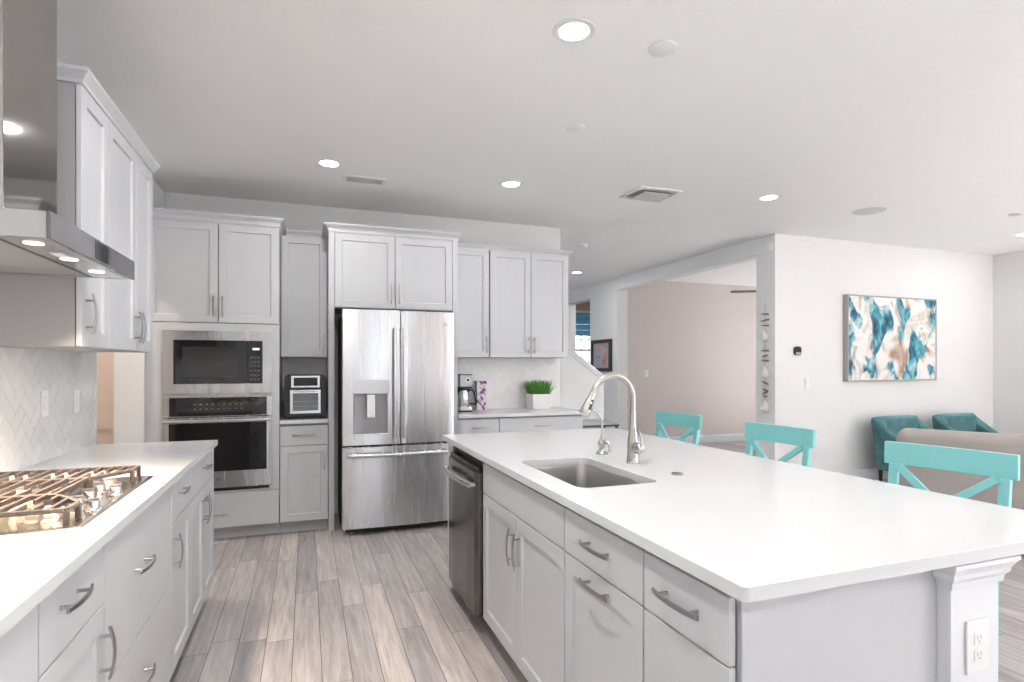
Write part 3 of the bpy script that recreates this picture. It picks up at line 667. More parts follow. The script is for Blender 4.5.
# upper cabinets on the left wall
FU = Frame((-.816, 0), (0, 1), (1, 0)); UZ0, UZ1 = 1.418, 2.405; UD = .296
yA0, yA1, yB1 = 2.556, 2.872, 3.606
t = cabinet(FU, 'wall_cabinet', 'grey single-door wall cabinet right beside the range hood', yA0, yA1, UZ0, UZ1, UD, base=False)
d = shaker(FU, 'door', yA0, yA1, UZ0, UZ1, t); pull(FU, yA0 + .047, 1.545, .155, True, d)
bm = B(); sweep(bm, [(o, q * 1.25) for o, q in CROWN_S], [(WL + .002, yA0), (-.795, yA0), (-.795, yA1)], UZ1); obj('crown_moulding', bm, M['cab'], t)
t = cabinet(FU, 'wall_cabinet', 'grey two-door wall cabinet at the end of the left wall near the doorway', yA1 + .001, yB1, UZ0, UZ1, UD, base=False)
ymu = 3.29
d = shaker(FU, 'door', yA1 + .001, ymu, UZ0, UZ1, t); pull(FU, ymu - .03, 1.535, .155, True, d)
d = shaker(FU, 'door', ymu, yB1, UZ0, UZ1, t); pull(FU, ymu + .03, 1.535, .155, True, d)
bm = B(); sweep(bm, [(o, q * 1.25) for o, q in CROWN_S], [(-.795, yA1 + .001), (-.795, yB1), (WL + .002, yB1)], UZ1); obj('crown_moulding', bm, M['cab'], t)
# range hood
t = thing('range_hood', 'stainless chimney range hood with grey glass front above the gas cooktop', 'range hood', (-.86, 2.168, 1.676))
HX0, HX1, HY0, HY1, HZ0, HZ1 = WL + .0085, -.632, 1.787, 2.550, 1.676, 1.745
bm = B(); th = .012
box(bm, HX0, HX1, HY0, HY0 + th, HZ0, HZ1); box(bm, HX0, HX1, HY1 - th, HY1, HZ0, HZ1); box(bm, HX0, HX0 + th, HY0 + th, HY1 - th, HZ0, HZ1); box(bm, HX1 - th, HX1, HY0 + th, HY1 - th, HZ0, HZ1)
box(bm, HX0 + th, HX1 - th, HY0 + th, HY1 - th, HZ1 - th, HZ1); obj('canopy', bm, M['steel_canopy'], t, .001)
bm = B(); box(bm, HX1 + .0005, HX1 + .010, HY0, HY1, HZ0 - .001, HZ1 + .001); gl = obj('glass_front', bm, M['hoodglass'], t, .001)
bm = B(); box(bm, HX1 + .0102, HX1 + .0112, 2.12, 2.24, HZ0 + .008, HZ1 - .008); obj('display', bm, M['blackglass'], gl)
bm = B(); box(bm, HX1 - .115, HX1 - th, HY0 + th, HY1 - th, HZ0 + .001, HZ0 + .008); ls = obj('lamp_strip', bm, M['steel'], t)
for ly in (1.885, 2.13, 2.375):
    bm = B(); lathe(bm, [(.023, 0), (.023, -.0015), (.019, -.0022), (.002, -.0022)], (HX1 - .062, ly, HZ0 + .0008), 22); q = obj('lamp', bm, M['warmlens'], t)
    l = bpy.data.lights.new('hood_lamp', 'SPOT'); l.energy = HOOD_W; l.color = (1, .78, .58); l.spot_size = math.radians(104); l.spot_blend = 1.0; l.shadow_soft_size = .03
    lo = bpy.data.objects.new('hood_lamp', l); COL.objects.link(lo); lo.parent = t; lo.location = Vector((HX1 - .062, ly, HZ0 - .006)) - ORG[t.name]
bm = B(); box(bm, HX1 - .075, HX1 - .045, 2.02, 2.08, HZ0 - .001, HZ0 + .0008); obj('label_plate', bm, M['white_pl'], t)
bm = B(); box(bm, HX1 - .134, HX1 - .116, HY0 + .013, HY1 - .013, HZ0 + .003, HZ0 + .008); obj('slot', bm, M['black'], t)  # shade of the gap beside the filter drawn as a black strip
bm = B(); box(bm, HX0 + .02, HX1 - .135, HY0 + .02, HY1 - .02, HZ0 + .004, HZ0 + .012); obj('filter', bm, M['midgrey'], t)
bm = B(); box(bm, HX0, -.800, 1.986, 2.350, HZ1 + .0005, CEIL - .001)
obj('chimney', bm, M['steel_hood'], t, .002)

# ------------------------------------------------------------------ back wall: oven tower
FB = Frame((0, 4.881), (1, 0), (0, -1))       # fronts at Y = 4.86
TZ, DEP = 2.442, .565
tx0, tx1 = -1.118, -.203
t = thing('oven_tower_cabinet', 'tall grey cabinet tower housing the microwave and wall oven', 'cabinet', (-.66, 5.16, 0))
bm = B(); k = .018
FB.box(bm, tx0, tx0 + k, -DEP, 0, .10, TZ); FB.box(bm, tx1 - k, tx1, -DEP, 0, .10, TZ); FB.box(bm, tx0 + k, tx1 - k, -DEP, -DEP + .008, .10, TZ)
for z_ in (.10, .352, 1.068, 1.640, TZ - k): FB.box(bm, tx0 + k, tx1 - k, -DEP + .008, 0 if z_ != 1.068 else -.02, z_, z_ + k)
obj('carcass', bm, M['carc'], t)
bm = B()
FB.box(bm, tx0, -.985, .001, .021, .372, 1.672); FB.box(bm, -.275, tx1, .001, .021, .372, 1.672)
FB.box(bm, -.985, -.275, .001, .021, 1.610, 1.672); FB.box(bm, -.985, -.275, .001, .021, 1.113, 1.130); FB.box(bm, -.985, -.275, .001, .021, .372, .385)
obj('face_frame', bm, M['cab'], t, .001)
d = shaker(FB, 'door', tx0, -.636, 1.675, TZ, t); pull(FB, -.668, 1.80, .16, True, d)
d = shaker(FB, 'door', -.636, tx1, 1.675, TZ, t); pull(FB, -.604, 1.80, .16, True, d)
d = slab_front(FB, 'drawer', tx0, tx1, .10, .370, t); pull(FB, -.66, .206, .19, False, d)
toe(FB, tx0, tx1 + .0, t, .10)
bm = B(); sweep(bm, CROWN, [(tx0, 4.86), (tx1, 4.86), (tx1, 5.445)], TZ); obj('crown_moulding', bm, M['cab'], t)
# microwave
t = thing('microwave', 'built-in stainless microwave with black glass door in the tall cabinet', 'microwave', (-.633, 5.0, 1.133))
bm = B(); FB.box(bm, -.965, -.295, -.42, .020, 1.140, 1.600); obj('body', bm, M['darkgrey'], t)
bm = B(); mx0, mx1, mz0, mz1 = -1.007, -.258, 1.133, 1.612
gx0, gx1, gz0, gz1 = -.936, -.322, 1.210, 1.540
for a, b_, c, d_ in ((mx0, gx0, mz0, mz1), (gx1, mx1, mz0, mz1), (gx0, gx1, mz0, gz0), (gx0, gx1, gz1, mz1)): FB.box(bm, a, b_, .0215, .034, c, d_)
bmesh.ops.remove_doubles(bm, verts=bm.verts, dist=1e-5); obj('trim_frame', bm, M['steel_v'], t, .0015)
bm = B(); FB.box(bm, gx0 + .001, -.431, .0215, .038, gz0 + .001, gz1 - .001); d = obj('door', bm, M['blackglass'], t, .002)
bm = B(); FB.box(bm, -.875, -.50, .0382, .0388, 1.262, 1.490); obj('window', bm, mat('microwave_window', (.035, .035, .036), .12, var=.03), d)
bm = B(); FB.box(bm, -.429, gx1 - .001, .0215, .038, gz0 + .001, gz1 - .001); cp = obj('control_panel', bm, M['blackglass'], t, .002)
bm = B(); FB.box(bm, -.395, -.345, .0382, .0388, 1.468, 1.486); obj('display', bm, mat('display_glow', (.3, .32, .33), .3, emit=(.7, .85, .9), estr=.5), cp)
KM = mat('keypad_grey', (.12, .12, .125), .4)
for r in range(6):
    for c in range(3): bm = B(); FB.box(bm, -.412 + c * .026, -.396 + c * .026, .0382, .0387, 1.235 + r * .034, 1.247 + r * .034); obj('key', bm, KM, cp)
# wall oven
t = thing('wall_oven', 'built-in stainless wall oven with black glass below the microwave', 'oven', (-.63, 5.0, .388))
bm = B(); FB.box(bm, -.975, -.285, -.50, .020, .395, 1.060); obj('body', bm, M['darkgrey'], t)
bm = B(); FB.box(bm, -1.004, -.257, .0215, .036, .960, 1.112); obj('panel_surround', bm, M['steel_v'], t, .0015)
bm = B(); FB.box(bm, -.962, -.293, .0362, .040, .966, 1.105); cp = obj('control_panel', bm, M['blackglass'], t, .001)
KM = mat('touch_key_grey', (.22, .22, .23), .4)
for r in range(2):
    for c in range(9): bm = B(); FB.box(bm, -.80 + c * .040, -.785 + c * .040, .0402, .0406, 1.015 + r * .035, 1.022 + r * .035); obj('key', bm, KM, cp)
bm = B(); FB.box(bm, -1.004, -.257, .0215, .050, .415, .953); d = obj('door', bm, M['steel_v'], t, .003)
bm = B(); FB.box(bm, -.962, -.293, .0502, .054, .542, .912); obj('window', bm, M['blackglass'], d, .002)
bm = B(); pts = [FB.P(-.99 + .72 * k / 8, .095, .932) for k in range(9)]; tube(bm, pts, .0145, 12)
for a in (-.965, -.295): tube(bm, [FB.P(a, .049, .932), FB.P(a, .095, .932)], .011, 10)
obj('handle', bm, M['steel'], d, smooth=True)
bm = B(); c = FB.P(-.632, .0502, .478); lathe(bm, [(.018, 0), (.018, .0015), (.014, .0018), (.013, .001), (.002, .001)], c, 24, (0, -1, 0)); obj('emblem', bm, M['nickel'], d)
bm = B(); FB.box(bm, -.985, -.275, .0215, .030, .390, .412); obj('bottom_vent', bm, M['black'], t)

# small alcove with the toaster oven
FR = Frame((0, 5.141), (1, 0), (0, -1))       # upper fronts at Y = 5.12
sx0, sx1 = -.200, .166
t = cabinet(FB, 'base_cabinet', 'narrow grey base cabinet with drawer and door below the toaster oven', sx0, sx1, .10, .884, DEP, mids=(.708,))
d = slab_front(FB, 'drawer', sx0, sx1, .708, .868, t); pull(FB, -.020, .792, .17, False, d)
d = shaker(FB, 'door', sx0, sx1, .10, .708, t); pull(FB, .138, .592, .165, True, d)
bm = B(); box(bm, sx0 + .0005, sx1 + .0005, 4.834, BKY - .0005, .885, .915); tag(obj('counter_worktop', bm, M['quartz'], None, .003), 'short white worktop in the alcove under the toaster oven', 'worktop')
t = cabinet(FR, 'wall_cabinet', 'narrow grey single-door wall cabinet above the toaster oven', sx0, sx1, 1.420, TZ, .302, base=False)
d = shaker(FR, 'door', sx0, sx1, 1.420, TZ, t); pull(FR, .138, 1.535, .16, True, d)
bm = B(); sweep(bm, CROWN_S, [(-.160, 5.12), (.126, 5.12)], TZ); obj('crown_moulding', bm, M['cab'], t)
# fridge surround
t = thing('fridge_surround_cabinet', 'grey two-door cabinet over the refrigerator with full-height side panels', 'cabinet', (.71, 5.16, 0))
px0, px1 = .169, 1.250
bm = B(); FB.box(bm, px0, px0 + .046, -DEP, .021, 0, TZ); obj('side_panel', bm, M['cab'], t, .0015)
bm = B(); FB.box(bm, px1 - .046, px1, -DEP, .021, 0, TZ); obj('side_panel', bm, M['cab'], t, .0015)
carcass(FB, px0 + .047, px1 - .047, 1.822, TZ, DEP, t)
fxm = .706
d = shaker(FB, 'door', px0 + .047, fxm, 1.826, TZ - .002, t); pull(FB, fxm - .034, 1.955, .17, True, d)
d = shaker(FB, 'door', fxm, px1 - .047, 1.826, TZ - .002, t); pull(FB, fxm + .034, 1.955, .17, True, d)
bm = B(); sweep(bm, CROWN, [(px0, 5.445), (px0, 4.86), (px1, 4.86), (px1, 5.445)], TZ); obj('crown_moulding', bm, M['cab'], t)
# refrigerator
t = thing('refrigerator', 'stainless french-door refrigerator with water dispenser between grey cabinets', 'refrigerator', (.71, 4.98, 0))
rx0, rx1, ry = .262, 1.162, 4.62
bm = B(); box(bm, rx0 + .006, rx1 - .006, ry + .075, 5.38, .045, 1.770); obj('body', bm, M['darkgrey'], t, .004)
rm = .7165
def fdoor(bm, x0, x1, z0, z1, ends=(1, 1), bow=.014):
    """bowed door front: section swept across x"""
    n = 14; cx_ = (rx0 + rx1) / 2
    def yy(x): return ry + bow * ((x - cx_) / .45) ** 2
    xs_ = [x0 + (x1 - x0) * k / n for k in range(n + 1)]
    sec = [(x, yy(x) + (.006 if (k == 0 and ends[0]) or (k == n and ends[1]) else 0)) for k, x in enumerate(xs_)] + [(x1, ry + .068), (x0, ry + .068)]
    return ring_loft(bm, [[(x, y, z_) for x, y in sec] for z_ in (z0, z1)])
bm = B(); fdoor(bm, rx0, .345, .718, 1.792, (1, 0)); fdoor(bm, .345, .612, .718, .806, (0, 0)); fdoor(bm, .345, .612, 1.125, 1.792, (0, 0)); fdoor(bm, .612, rm - .003, .718, 1.792, (0, 1))
# ends of the inner strips are flush; merge into one skin
dl = obj('door', bm, M['steel_v'], t, 0, smooth=True)
bm = B(); fdoor(bm, rm + .003, rx1, .718, 1.792); dr_ = obj('door', bm, M['steel_v'], t, .003, smooth=True)
bm = B(); fdoor(bm, rx0, rx1, .058, .702); fz = obj('freezer_drawer', bm, M['steel_v'], t, .003, smooth=True)
bm = B(); box(bm, .3455, .6115, ry + .0505, ry + .066, .8065, 1.1245); n = 10
ring_loft(bm, [[(.3465 + .264 * k / n, ry + .012 + .034 * math.sin(math.pi * k / n) ** .6, z_) for k in range(n + 1)] + [(.6105, ry + .05, z_), (.3465, ry + .05, z_)] for z_ in (.808, 1.123)])
dp = obj('dispenser', bm, M['midgrey'], dl, smooth=True)
bm = B(); box(bm, .336, .628, ry - .004, ry + .018, 1.128, 1.236); obj('dispenser_panel', bm, mat('dispenser_panel_grey', (.55, .55, .56), .3, .6), dl, .002)
bm = B(); box(bm, .452, .512, ry - .002, ry + .008, .935, 1.115); obj('paddle', bm, M['white_pl'], dp, .003)
bm = B(); box(bm, .346, .612, ry - .003, ry + .045, .795, .809); obj('drip_tray', bm, M['steel'], dl, .002)
for x, par in ((.664, dl), (.738, dr_)):
    bm = B(); n = 12; pts = [(x, ry - .028 - .022 * math.sin(math.pi * k / n), .765 + .885 * k / n) for k in range(n + 1)]; tube(bm, pts, .013, 10, sx=.75, up=(1, 0, 0))
    for k in (0, n): tube(bm, [(x, pts[k][1], pts[k][2] + (.012 if k == 0 else -.012)), (x, ry + .006, pts[k][2] + (.012 if k == 0 else -.012))], .011, 10)
    obj('handle', bm, M['steel_v'], par, smooth=True)
bm = B(); n = 16; pts = [(.300 + .826 * k / n, ry - .018 - .040 * math.sin(math.pi * k / n) ** .5, .640) for k in range(n + 1)]; tube(bm, pts, .016, 10, sx=.8, up=(0, 0, 1))
for k in (0, n): tube(bm, [pts[k], (pts[k][0], ry + .02, .640)], .014, 10)
obj('handle', bm, M['steel'], fz, smooth=True)
bm = B(); lathe(bm, [(.016, 0), (.016, .0015), (.0125, .0018), (.012, .001), (.002, .001)], (1.085, ry + .0095, 1.690), 24, (0, -1, 0)); obj('emblem', bm, M['nickel'], dr_)
for x in (.33, 1.09):
    bm = B(); lathe(bm, [(.022, 0), (.022, .02), (.012, .022), (.012, .05)], (x, ry + .12, 0), 14); obj('foot', bm, M['midgrey'], t)
bm = B(); box(bm, rx0 + .03, rx1 - .03, ry + .09, ry + .10, .012, .057); obj('kick_grille', bm, M['black'], t)

# right part of the back wall
rA, rB, rC = 1.251, 1.636, 2.478
t = cabinet(FB, 'base_cabinet', 'narrow grey base cabinet with a drawer beside the refrigerator panel', rA, rB, .10, .884, DEP, mids=(.708,))
d = slab_front(FB, 'drawer', rA, rB, .715, .872, t); pull(FB, 1.452, .795, .16, False, d)
d = shaker(FB, 'door', rA, rB, .10, .715, t); pull(FB, rB - .03, .60, .16, True, d)
t = cabinet(FB, 'base_cabinet', 'wide grey base cabinet with a long drawer under the potted grass', rB + .002, rC, .10, .884, DEP, mids=(.708,))
d = slab_front(FB, 'drawer', rB + .002, rC, .715, .872, t); pull(FB, 2.06, .795, .17, False, d)
d = shaker(FB, 'door', rB + .002, 2.056, .10, .715, t); pull(FB, 2.026, .60, .16, True, d)
d = shaker(FB, 'door', 2.056, rC, .10, .715, t); pull(FB, 2.086, .60, .16, True, d)
bm = B(); box(bm, rA + .0005, 2.503, 4.836, BKY - .0005, .885, .915); tag(obj('counter_worktop', bm, M['quartz'], None, .003), 'white worktop on the back wall holding coffee maker and potted grass', 'worktop')
t = cabinet(FR, 'wall_cabinet', 'tall grey single-door wall cabinet above the coffee maker next to the refrigerator', rA, 1.624, 1.426, TZ, .302, base=False)
d = shaker(FR, 'door', rA, 1.624, 1.426, TZ, t); pull(FR, 1.594, 1.545, .16, True, d)
bm = B(); sweep(bm, CROWN_S, [(1.293, 5.12), (1.6245, 5.12)], TZ); obj('crown_moulding', bm, M['cab'], t)
t = cabinet(FR, 'wall_cabinet', 'grey two-door wall cabinet above the potted grass, last on the back wall', 1.632, 2.452, 1.426, TZ, .302, base=False)
d = shaker(FR, 'door', 1.632, 2.048, 1.426, TZ, t); pull(FR, 2.018, 1.545, .16, True, d)
d = shaker(FR, 'door', 2.048, 2.452, 1.426, TZ, t); pull(FR, 2.078, 1.545, .16, True, d)
bm = B(); sweep(bm, CROWN_S, [(1.6255, 5.12), (2.452, 5.12), (2.452, 5.445)], TZ); obj('crown_moulding', bm, M['cab'], t)

# ------------------------------------------------------------------ things on the counters
t = thing('toaster_oven', 'black and silver toaster oven on the alcove worktop beside the wall oven', 'toaster oven', (-.01, 5.1, .9152))
ox0, ox1, oy0, oy1, oz = -.168, .152, 4.935, 5.235, .9152
bm = B(); 
ring_loft(bm, [[(x, y, z_) for x, z_ in rrect(ox0, ox1, oz + .014, oz + .360, .035, 5)] for y in (oy0, oy1)]); bd = obj('body', bm, M['black'], t, .003, smooth=True)
bm = B(); rbox(bm, ox0 + .004, ox1 - .004, oy0 + .01, oy1 - .01, oz + .008, oz + .016, .02); obj('base', bm, M['black'], t)
bm = B(); box(bm, -.118, .106, oy0 - .010, oy0 - .0005, oz + .252, oz + .352); fp = obj('control_panel', bm, M['steel'], t, .006)
bm = B(); box(bm, -.098, .086, oy0 - .0125, oy0 - .0102, oz + .268, oz + .336); obj('display', bm, M['blackglass'], fp, .003)
bm = B(); box(bm, -.128, .114, oy0 - .014, oy0 - .0005, oz + .040, oz + .238); dr2 = obj('door', bm, M['steel'], t, .006)
bm = B(); box(bm, -.104, .092, oy0 - .0165, oy0 - .0142, oz + .066, oz + .208); obj('window', bm, mat('oven_window_reflection', (.17, .19, .195), .25, var=.3, scale=10), dr2, .002)  # glass grey lightened to stand in for its reflection
bm = B()
for q in (.10, .14): box(bm, -.098, .086, oy0 - .0172, oy0 - .0167, oz + q, oz + q + .004)
obj('rack', bm, M['midgrey'], dr2)
bm = B(); tube(bm, [(-.10, oy0 - .040, oz + .226), (.088, oy0 - .040, oz + .226)], .007, 10)
for x in (-.085, .073): tube(bm, [(x, oy0 - .013, oz + .226), (x, oy0 - .040, oz + .226)], .005, 8)
obj('handle', bm, M['steel'], dr2, smooth=True)
for x in (ox0 + .04, ox1 - .04):
    for y in (oy0 + .04, oy1 - .04):
        bm = B(); lathe(bm, [(.013, 0), (.011, .0085)], (x, y, oz), 10); obj('foot', bm, M['black'], t)
# coffee maker
t = thing('coffee_maker', 'silver and black drip coffee maker with steel carafe beside the refrigerator panel', 'coffee maker', (1.41, 5.25, .9152))
cx0, cx1, cy0, cy1, cz = 1.338, 1.470, 5.14, 5.34, .9152
bm = B(); rbox(bm, cx0, cx1, cy0, cy1, cz, cz + .012, .02); box(bm, cx0 + .002, cx1 - .002, cy0 + .125, cy1, cz + .012, cz + .31); rbox(bm, cx0, cx1, cy0 + .004, cy1, cz + .220, cz + .238, .015); rbox(bm, cx0, cx1, cy0, cy1, cz + .343, cz + .352, .015)
obj('body', bm, M['black'], t, .002)
bm = B(); rbox(bm, cx0 + .002, cx1 - .002, cy0, cy0 + .16, cz + .0125, cz + .050, .02); obj('warming_base', bm, M['steel'], t, .003)
bm = B(); rbox(bm, cx0 + .002, cx1 - .002, cy0 - .002, cy1 - .02, cz + .2385, cz + .3425, .015); hd = obj('brew_head', bm, mat('silver_plastic', (.42, .43, .44), .35, .6), t, .003)
bm = B(); lathe(bm, [(.024, 0), (.024, .003), (.019, .004), (.002, .004)], (1.420, cy0 - .0023, cz + .298), 22, (0, -1, 0)); q = obj('dial', bm, M['white_pl'], hd)
bm = B(); lathe(bm, [(.015, 0), (.015, .001), (.002, .001)], (1.420, cy0 - .0065, cz + .298), 20, (0, -1, 0)); obj('display', bm, M['darkgrey'], q)
bm = B(); lathe(bm, [(.050, 0), (.055, .010), (.055, .10), (.050, .125), (.040, .140), (.040, .150), (.002, .152)], (1.394, 5.198, cz + .051), 26); cf = obj('carafe', bm, M['steel'], t, smooth=True)
bm = B(); lathe(bm, [(.041, 0), (.041, .014), (.03, .018), (.002, .018)], (1.394, 5.198, cz + .201), 22); obj('lid', bm, M['black'], cf)
bm = B(); tube(bm, [(1.440, 5.185, cz + .200), (1.474, 5.172, cz + .205), (1.492, 5.165, cz + .17), (1.508, 5.160, cz + .085), (1.500, 5.162, cz + .070), (1.448, 5.182, cz + .075)], .009, 8); obj('handle', bm, M['black'], cf, smooth=True)
# floral canister
bm = B(); rbox(bm, 1.560, 1.660, 5.315, 5.395, .9152, 1.198, .008, 3); tag(obj('floral_canister', bm, M['floral'], None), 'white rectangular canister with purple flower print beside the coffee maker', 'canister')
# potted grass
t = thing('potted_grass', 'green faux grass in a square white pot on the back worktop', 'plant', (2.205, 5.31, .9152))
bm = B(); pz = .9152
ring_loft(bm, [[(2.205 + sx_ * w, 5.31 + sy_ * w, z_) for sx_, sy_ in ((-1, -1), (1, -1), (1, 1), (-1, 1))] for w, z_ in ((.094, pz), (.102, pz + .150), (.094, pz + .150), (.092, pz + .135))]); obj('pot', bm, M['pot'], t, .003)
bm = B(); box(bm, 2.113, 2.297, 5.218, 5.402, pz + .130, pz + .140); obj('soil', bm, M['soil'], t)
bm = B(); rg = random.Random(3)
for k in range(420):
    x, y = rg.uniform(-.088, .088), rg.uniform(-.088, .088); h = rg.uniform(.08, .165); lean = Vector((x * .55 + rg.uniform(-.025, .025), y * .4 + rg.uniform(-.02, .02), 0)); a = rg.uniform(0, math.pi); w = rg.uniform(.003, .0055); sd = Vector((math.cos(a), math.sin(a), 0)) * w
    p0 = Vector((2.205 + x, 5.31 + y, pz + .138)); p1 = p0 + lean * .4 + Vector((0, 0, h * .6)); p2 = p0 + lean + Vector((0, 0, h))
    p2.y = min(p2.y, 5.43); p1.y = min(p1.y, 5.43)
    v = [bm.verts.new(q) for q in (p0 - sd * .6, p0 + sd * .6, p1 + sd, p1 - sd, p2)]; bm.faces.new((v[0], v[1], v[2], v[3])); bm.faces.new((v[3], v[2], v[4]))
g = obj('grass_blades', bm, M['grass_leaf'], t)
# slim console at the end of the back counter
t = thing('console_table', 'low grey console table with dark edge at the end of the back counter', 'table', (2.80, 5.26, 0))
bm = B(); box(bm, 2.535, 3.02, 5.12, 5.42, .745, .775); obj('tabletop', bm, M['cloud'], t, .002)
bm = B(); box(bm, 2.530, 3.025, 5.115, 5.425, .725, .7445); obj('apron', bm, M['frame_dark'], t)
for x in (2.55, 3.005):
    for y in (5.14, 5.40):
        bm = B(); box(bm, x - .012, x + .012, y - .012, y + .012, 0, .7245); obj('leg', bm, M['frame_dark'], t)

# ------------------------------------------------------------------ counter stools
def make_stool():
    t = thing('counter_stool', '', 'stool', (0, 0, 0), 'turquoise counter stools along the island', local=True)
    # local: sitter faces -X, back at +X; origin under the back rail
    bm = B(); n = 8; W2 = .236
    ring_loft(bm, [[(x + .014 * (1 - (y / W2) ** 2), y, z_) for x, z_ in ((-.011, .913), (.011, .913), (.015, 1.010), (-.007, 1.010))] for y in [-W2 + 2 * W2 * k / n for k in range(n + 1)]])
    obj('top_rail', bm, M['teal'], t, .004)
    for s in (-1, 1):
        bm = B(); bar(bm, (-.135, s * .196, 0), (-.118, s * .196, .60), .036, .030, (1, 0, 0)); bar(bm, (-.118, s * .196, .592), (-.026, s * .196, .712), .036, .027, (1, 0, 0)); bar(bm, (-.027, s * .196, .705), (.0, s * .196, .915), .036, .026, (1, 0, 0)); obj('leg', bm, M['teal'], t, .003)
        bm = B(); bar(bm, (-.400, s * .19, 0), (-.385, s * .19, .614), .036, .036, (1, 0, 0)); obj('leg', bm, M['teal'], t, .003)
        bm = B(); bar(bm, (-.015, s * .176, .912), (-.085, -s * .176, .632), .030, .018, (1, 0, 0)); obj('cross_brace', bm, M['teal'], t, .002)
        bm = B(); bar(bm, (-.394, s * .193, .20), (-.13, s * .196, .20), .020, .034); obj('stretcher', bm, M['teal'], t, .002)
        bm = B(); bar(bm, (-.386, s * .193, .585), (-.12, s * .196, .585), .020, .055); obj('seat_apron', bm, M['teal'], t, .002)
    bm = B(); bar(bm, (-.092, -.178, .628), (-.092, .178, .628), .020, .036); obj('lower_rail', bm, M['teal'], t, .002)
    bm = B(); bar(bm, (-.397, -.172, .26), (-.397, .172, .26), .022, .036); obj('foot_rail', bm, M['teal'], t, .002)
    bm = B(); bar(bm, (-.127, -.178, .30), (-.127, .178, .30), .020, .034); obj('stretcher', bm, M['teal'], t, .002)
    bm = B(); ring_loft(bm, [[(x, y, z_) for x, y in rrect(-.425, -.136, -.215, .215, .03, 4)] for z_ in (.615, .643)]); obj('seat', bm, M['teal'], t, .005)
    return t
st = make_stool()
stools = [(2.475, 1.59, -10, 'turquoise counter stool at the near end of the island, in front of the sofa'),
          (2.495, 2.50, -3, 'turquoise counter stool in the middle of the three along the island'),
          (2.492, 3.415, -4.5, 'turquoise counter stool at the far end of the island, nearest the dim doorway')]
for k, (x, y, rz, lab) in enumerate(stools):
    s_ = st if k == 0 else copy_tree(st)
    s_.location = (x, y, 0); s_.rotation_euler = (0, 0, math.radians(-rz)); s_['label'] = lab

# ------------------------------------------------------------------ living area
def cushion(bm, x0, x1, y0, y1, z0, z1, r=.05, n=5):
    """soft block: rounded plan and rounded top and bottom edges"""
    rings = []
    for k in range(n + 1):
        a = math.pi / 2 * k / n; rings.append((r * (1 - math.sin(a)), z0 + r * (1 - math.cos(a))))
    for k in range(n + 1):
        a = math.pi / 2 * (1 - k / n); rings.append((r * (1 - math.sin(a)), z1 - r * (1 - math.cos(a))))
    ring_loft(bm, [[(x, y, z_) for x, y in rrect(x0 + e, x1 - e, y0 + e, y1 - e, max(.004, r - e), 5)] for e, z_ in rings])
    return bm
t = thing('sofa', 'taupe fabric sofa with its back to the island stools', 'sofa', (0, 0, 0), local=True)
# local: back along +x from the far end, outward back face at y = 0, seat towards +y
SL = 2.1
bm = B(); cushion(bm, 0, SL, 0, .22, .10, .855, .07); obj('back', bm, M['sofa'], t, smooth=True)
bm = B(); cushion(bm, 0.0, .20, .23, .92, .10, .62, .06); obj('arm', bm, M['sofa'], t, smooth=True)
bm = B(); cushion(bm, SL - .20, SL, .23, .92, .10, .62, .06); obj('arm', bm, M['sofa'], t, smooth=True)
bm = B(); cushion(bm, .205, SL - .205, .23, .90, .10, .30, .03); obj('base', bm, M['sofa'], t, smooth=True)
for k in range(2):
    x0 = .21 + k * (SL - .42) / 2; bm = B(); cushion(bm, x0, x0 + (SL - .42) / 2 - .006, .235, .90, .305, .46, .05); obj('seat_cushion', bm, M['sofa'], t, smooth=True)
for x in (.08, SL - .08):
    for y in (.08, .84): bm = B(); lathe(bm, [(.020, 0), (.028, .105)], (x, y, 0), 12); obj('leg', bm, M['wood_dark'], t)
sdir = Vector((.50, -.866)); t.location = (4.315, 3.145, 0); t.rotation_euler = (0, 0, math.atan2(sdir.y, sdir.x))

def make_armchair():
    t = thing('armchair', '', 'armchair', (0, 0, 0), 'teal armchairs against the painting wall', local=True)
    # local: faces -y, back at y = 0 ; width .76
    n = 6; w0, w1 = .30, .375
    # back and wings as one upholstered shell, tapering to the feet, arms sloping down to the front
    outer = [(-1, -.66, .44), (-1, -.42, .50), (-1, -.17, .67), (-.96, -.03, .768), (-.55, .0, .772), (0, .0, .772), (.55, .0, .772), (.96, -.03, .768), (1, -.17, .67), (1, -.42, .50), (1, -.66, .44)]
    bm = B(); rings = []
    def inn(u, y): return (u * (w1 - .10), min(y, -.12) if abs(u) < .97 else min(y, -.12))
    secs = []
    for u, y, zt in outer:
        xo0, xo1 = u * w0, u * w1
        yo0 = y * .90 - .03
        ix = max(-(w1 - .11), min(w1 - .11, u * w1 * .80)); iy_ = y if abs(u) == 1 else -.13
        if abs(u) == 1 and y > -.2: iy_ = -.16
        secs.append([(xo0, yo0, .165), (xo1, y, zt - .05), (xo1 * .985, y - .008 if abs(u) < 1 else y, zt - .012), ((xo1 + ix) / 2, (y + iy_) / 2, zt), (ix, iy_, zt - .03), (ix * .96, iy_, .40), (ix * .9, iy_, .165)])
    ring_loft(bm, secs); obj('shell', bm, M['velvet'], t, .012, smooth=True, seg=3)
    bm = B(); cushion(bm, -.255, .255, -.66, -.17, .30, .46, .05); obj('seat_cushion', bm, M['velvet'], t, smooth=True)
    bm = B(); cushion(bm, -.262, .262, -.64, -.13, .16, .295, .03); obj('seat_base', bm, M['velvet'], t, smooth=True)
    for sx_ in (-1, 1):
        for y in (-.07, -.60): bm = B(); lathe(bm, [(.014, 0), (.024, .17)], (sx_ * .25, y, 0), 10); obj('leg', bm, M['wood_dark'], t)
    return t
ac = make_armchair()
ac['label'] = 'teal velvet armchair nearest the painting, left of its pair'
ac.location = (6.42, 4.74, 0)
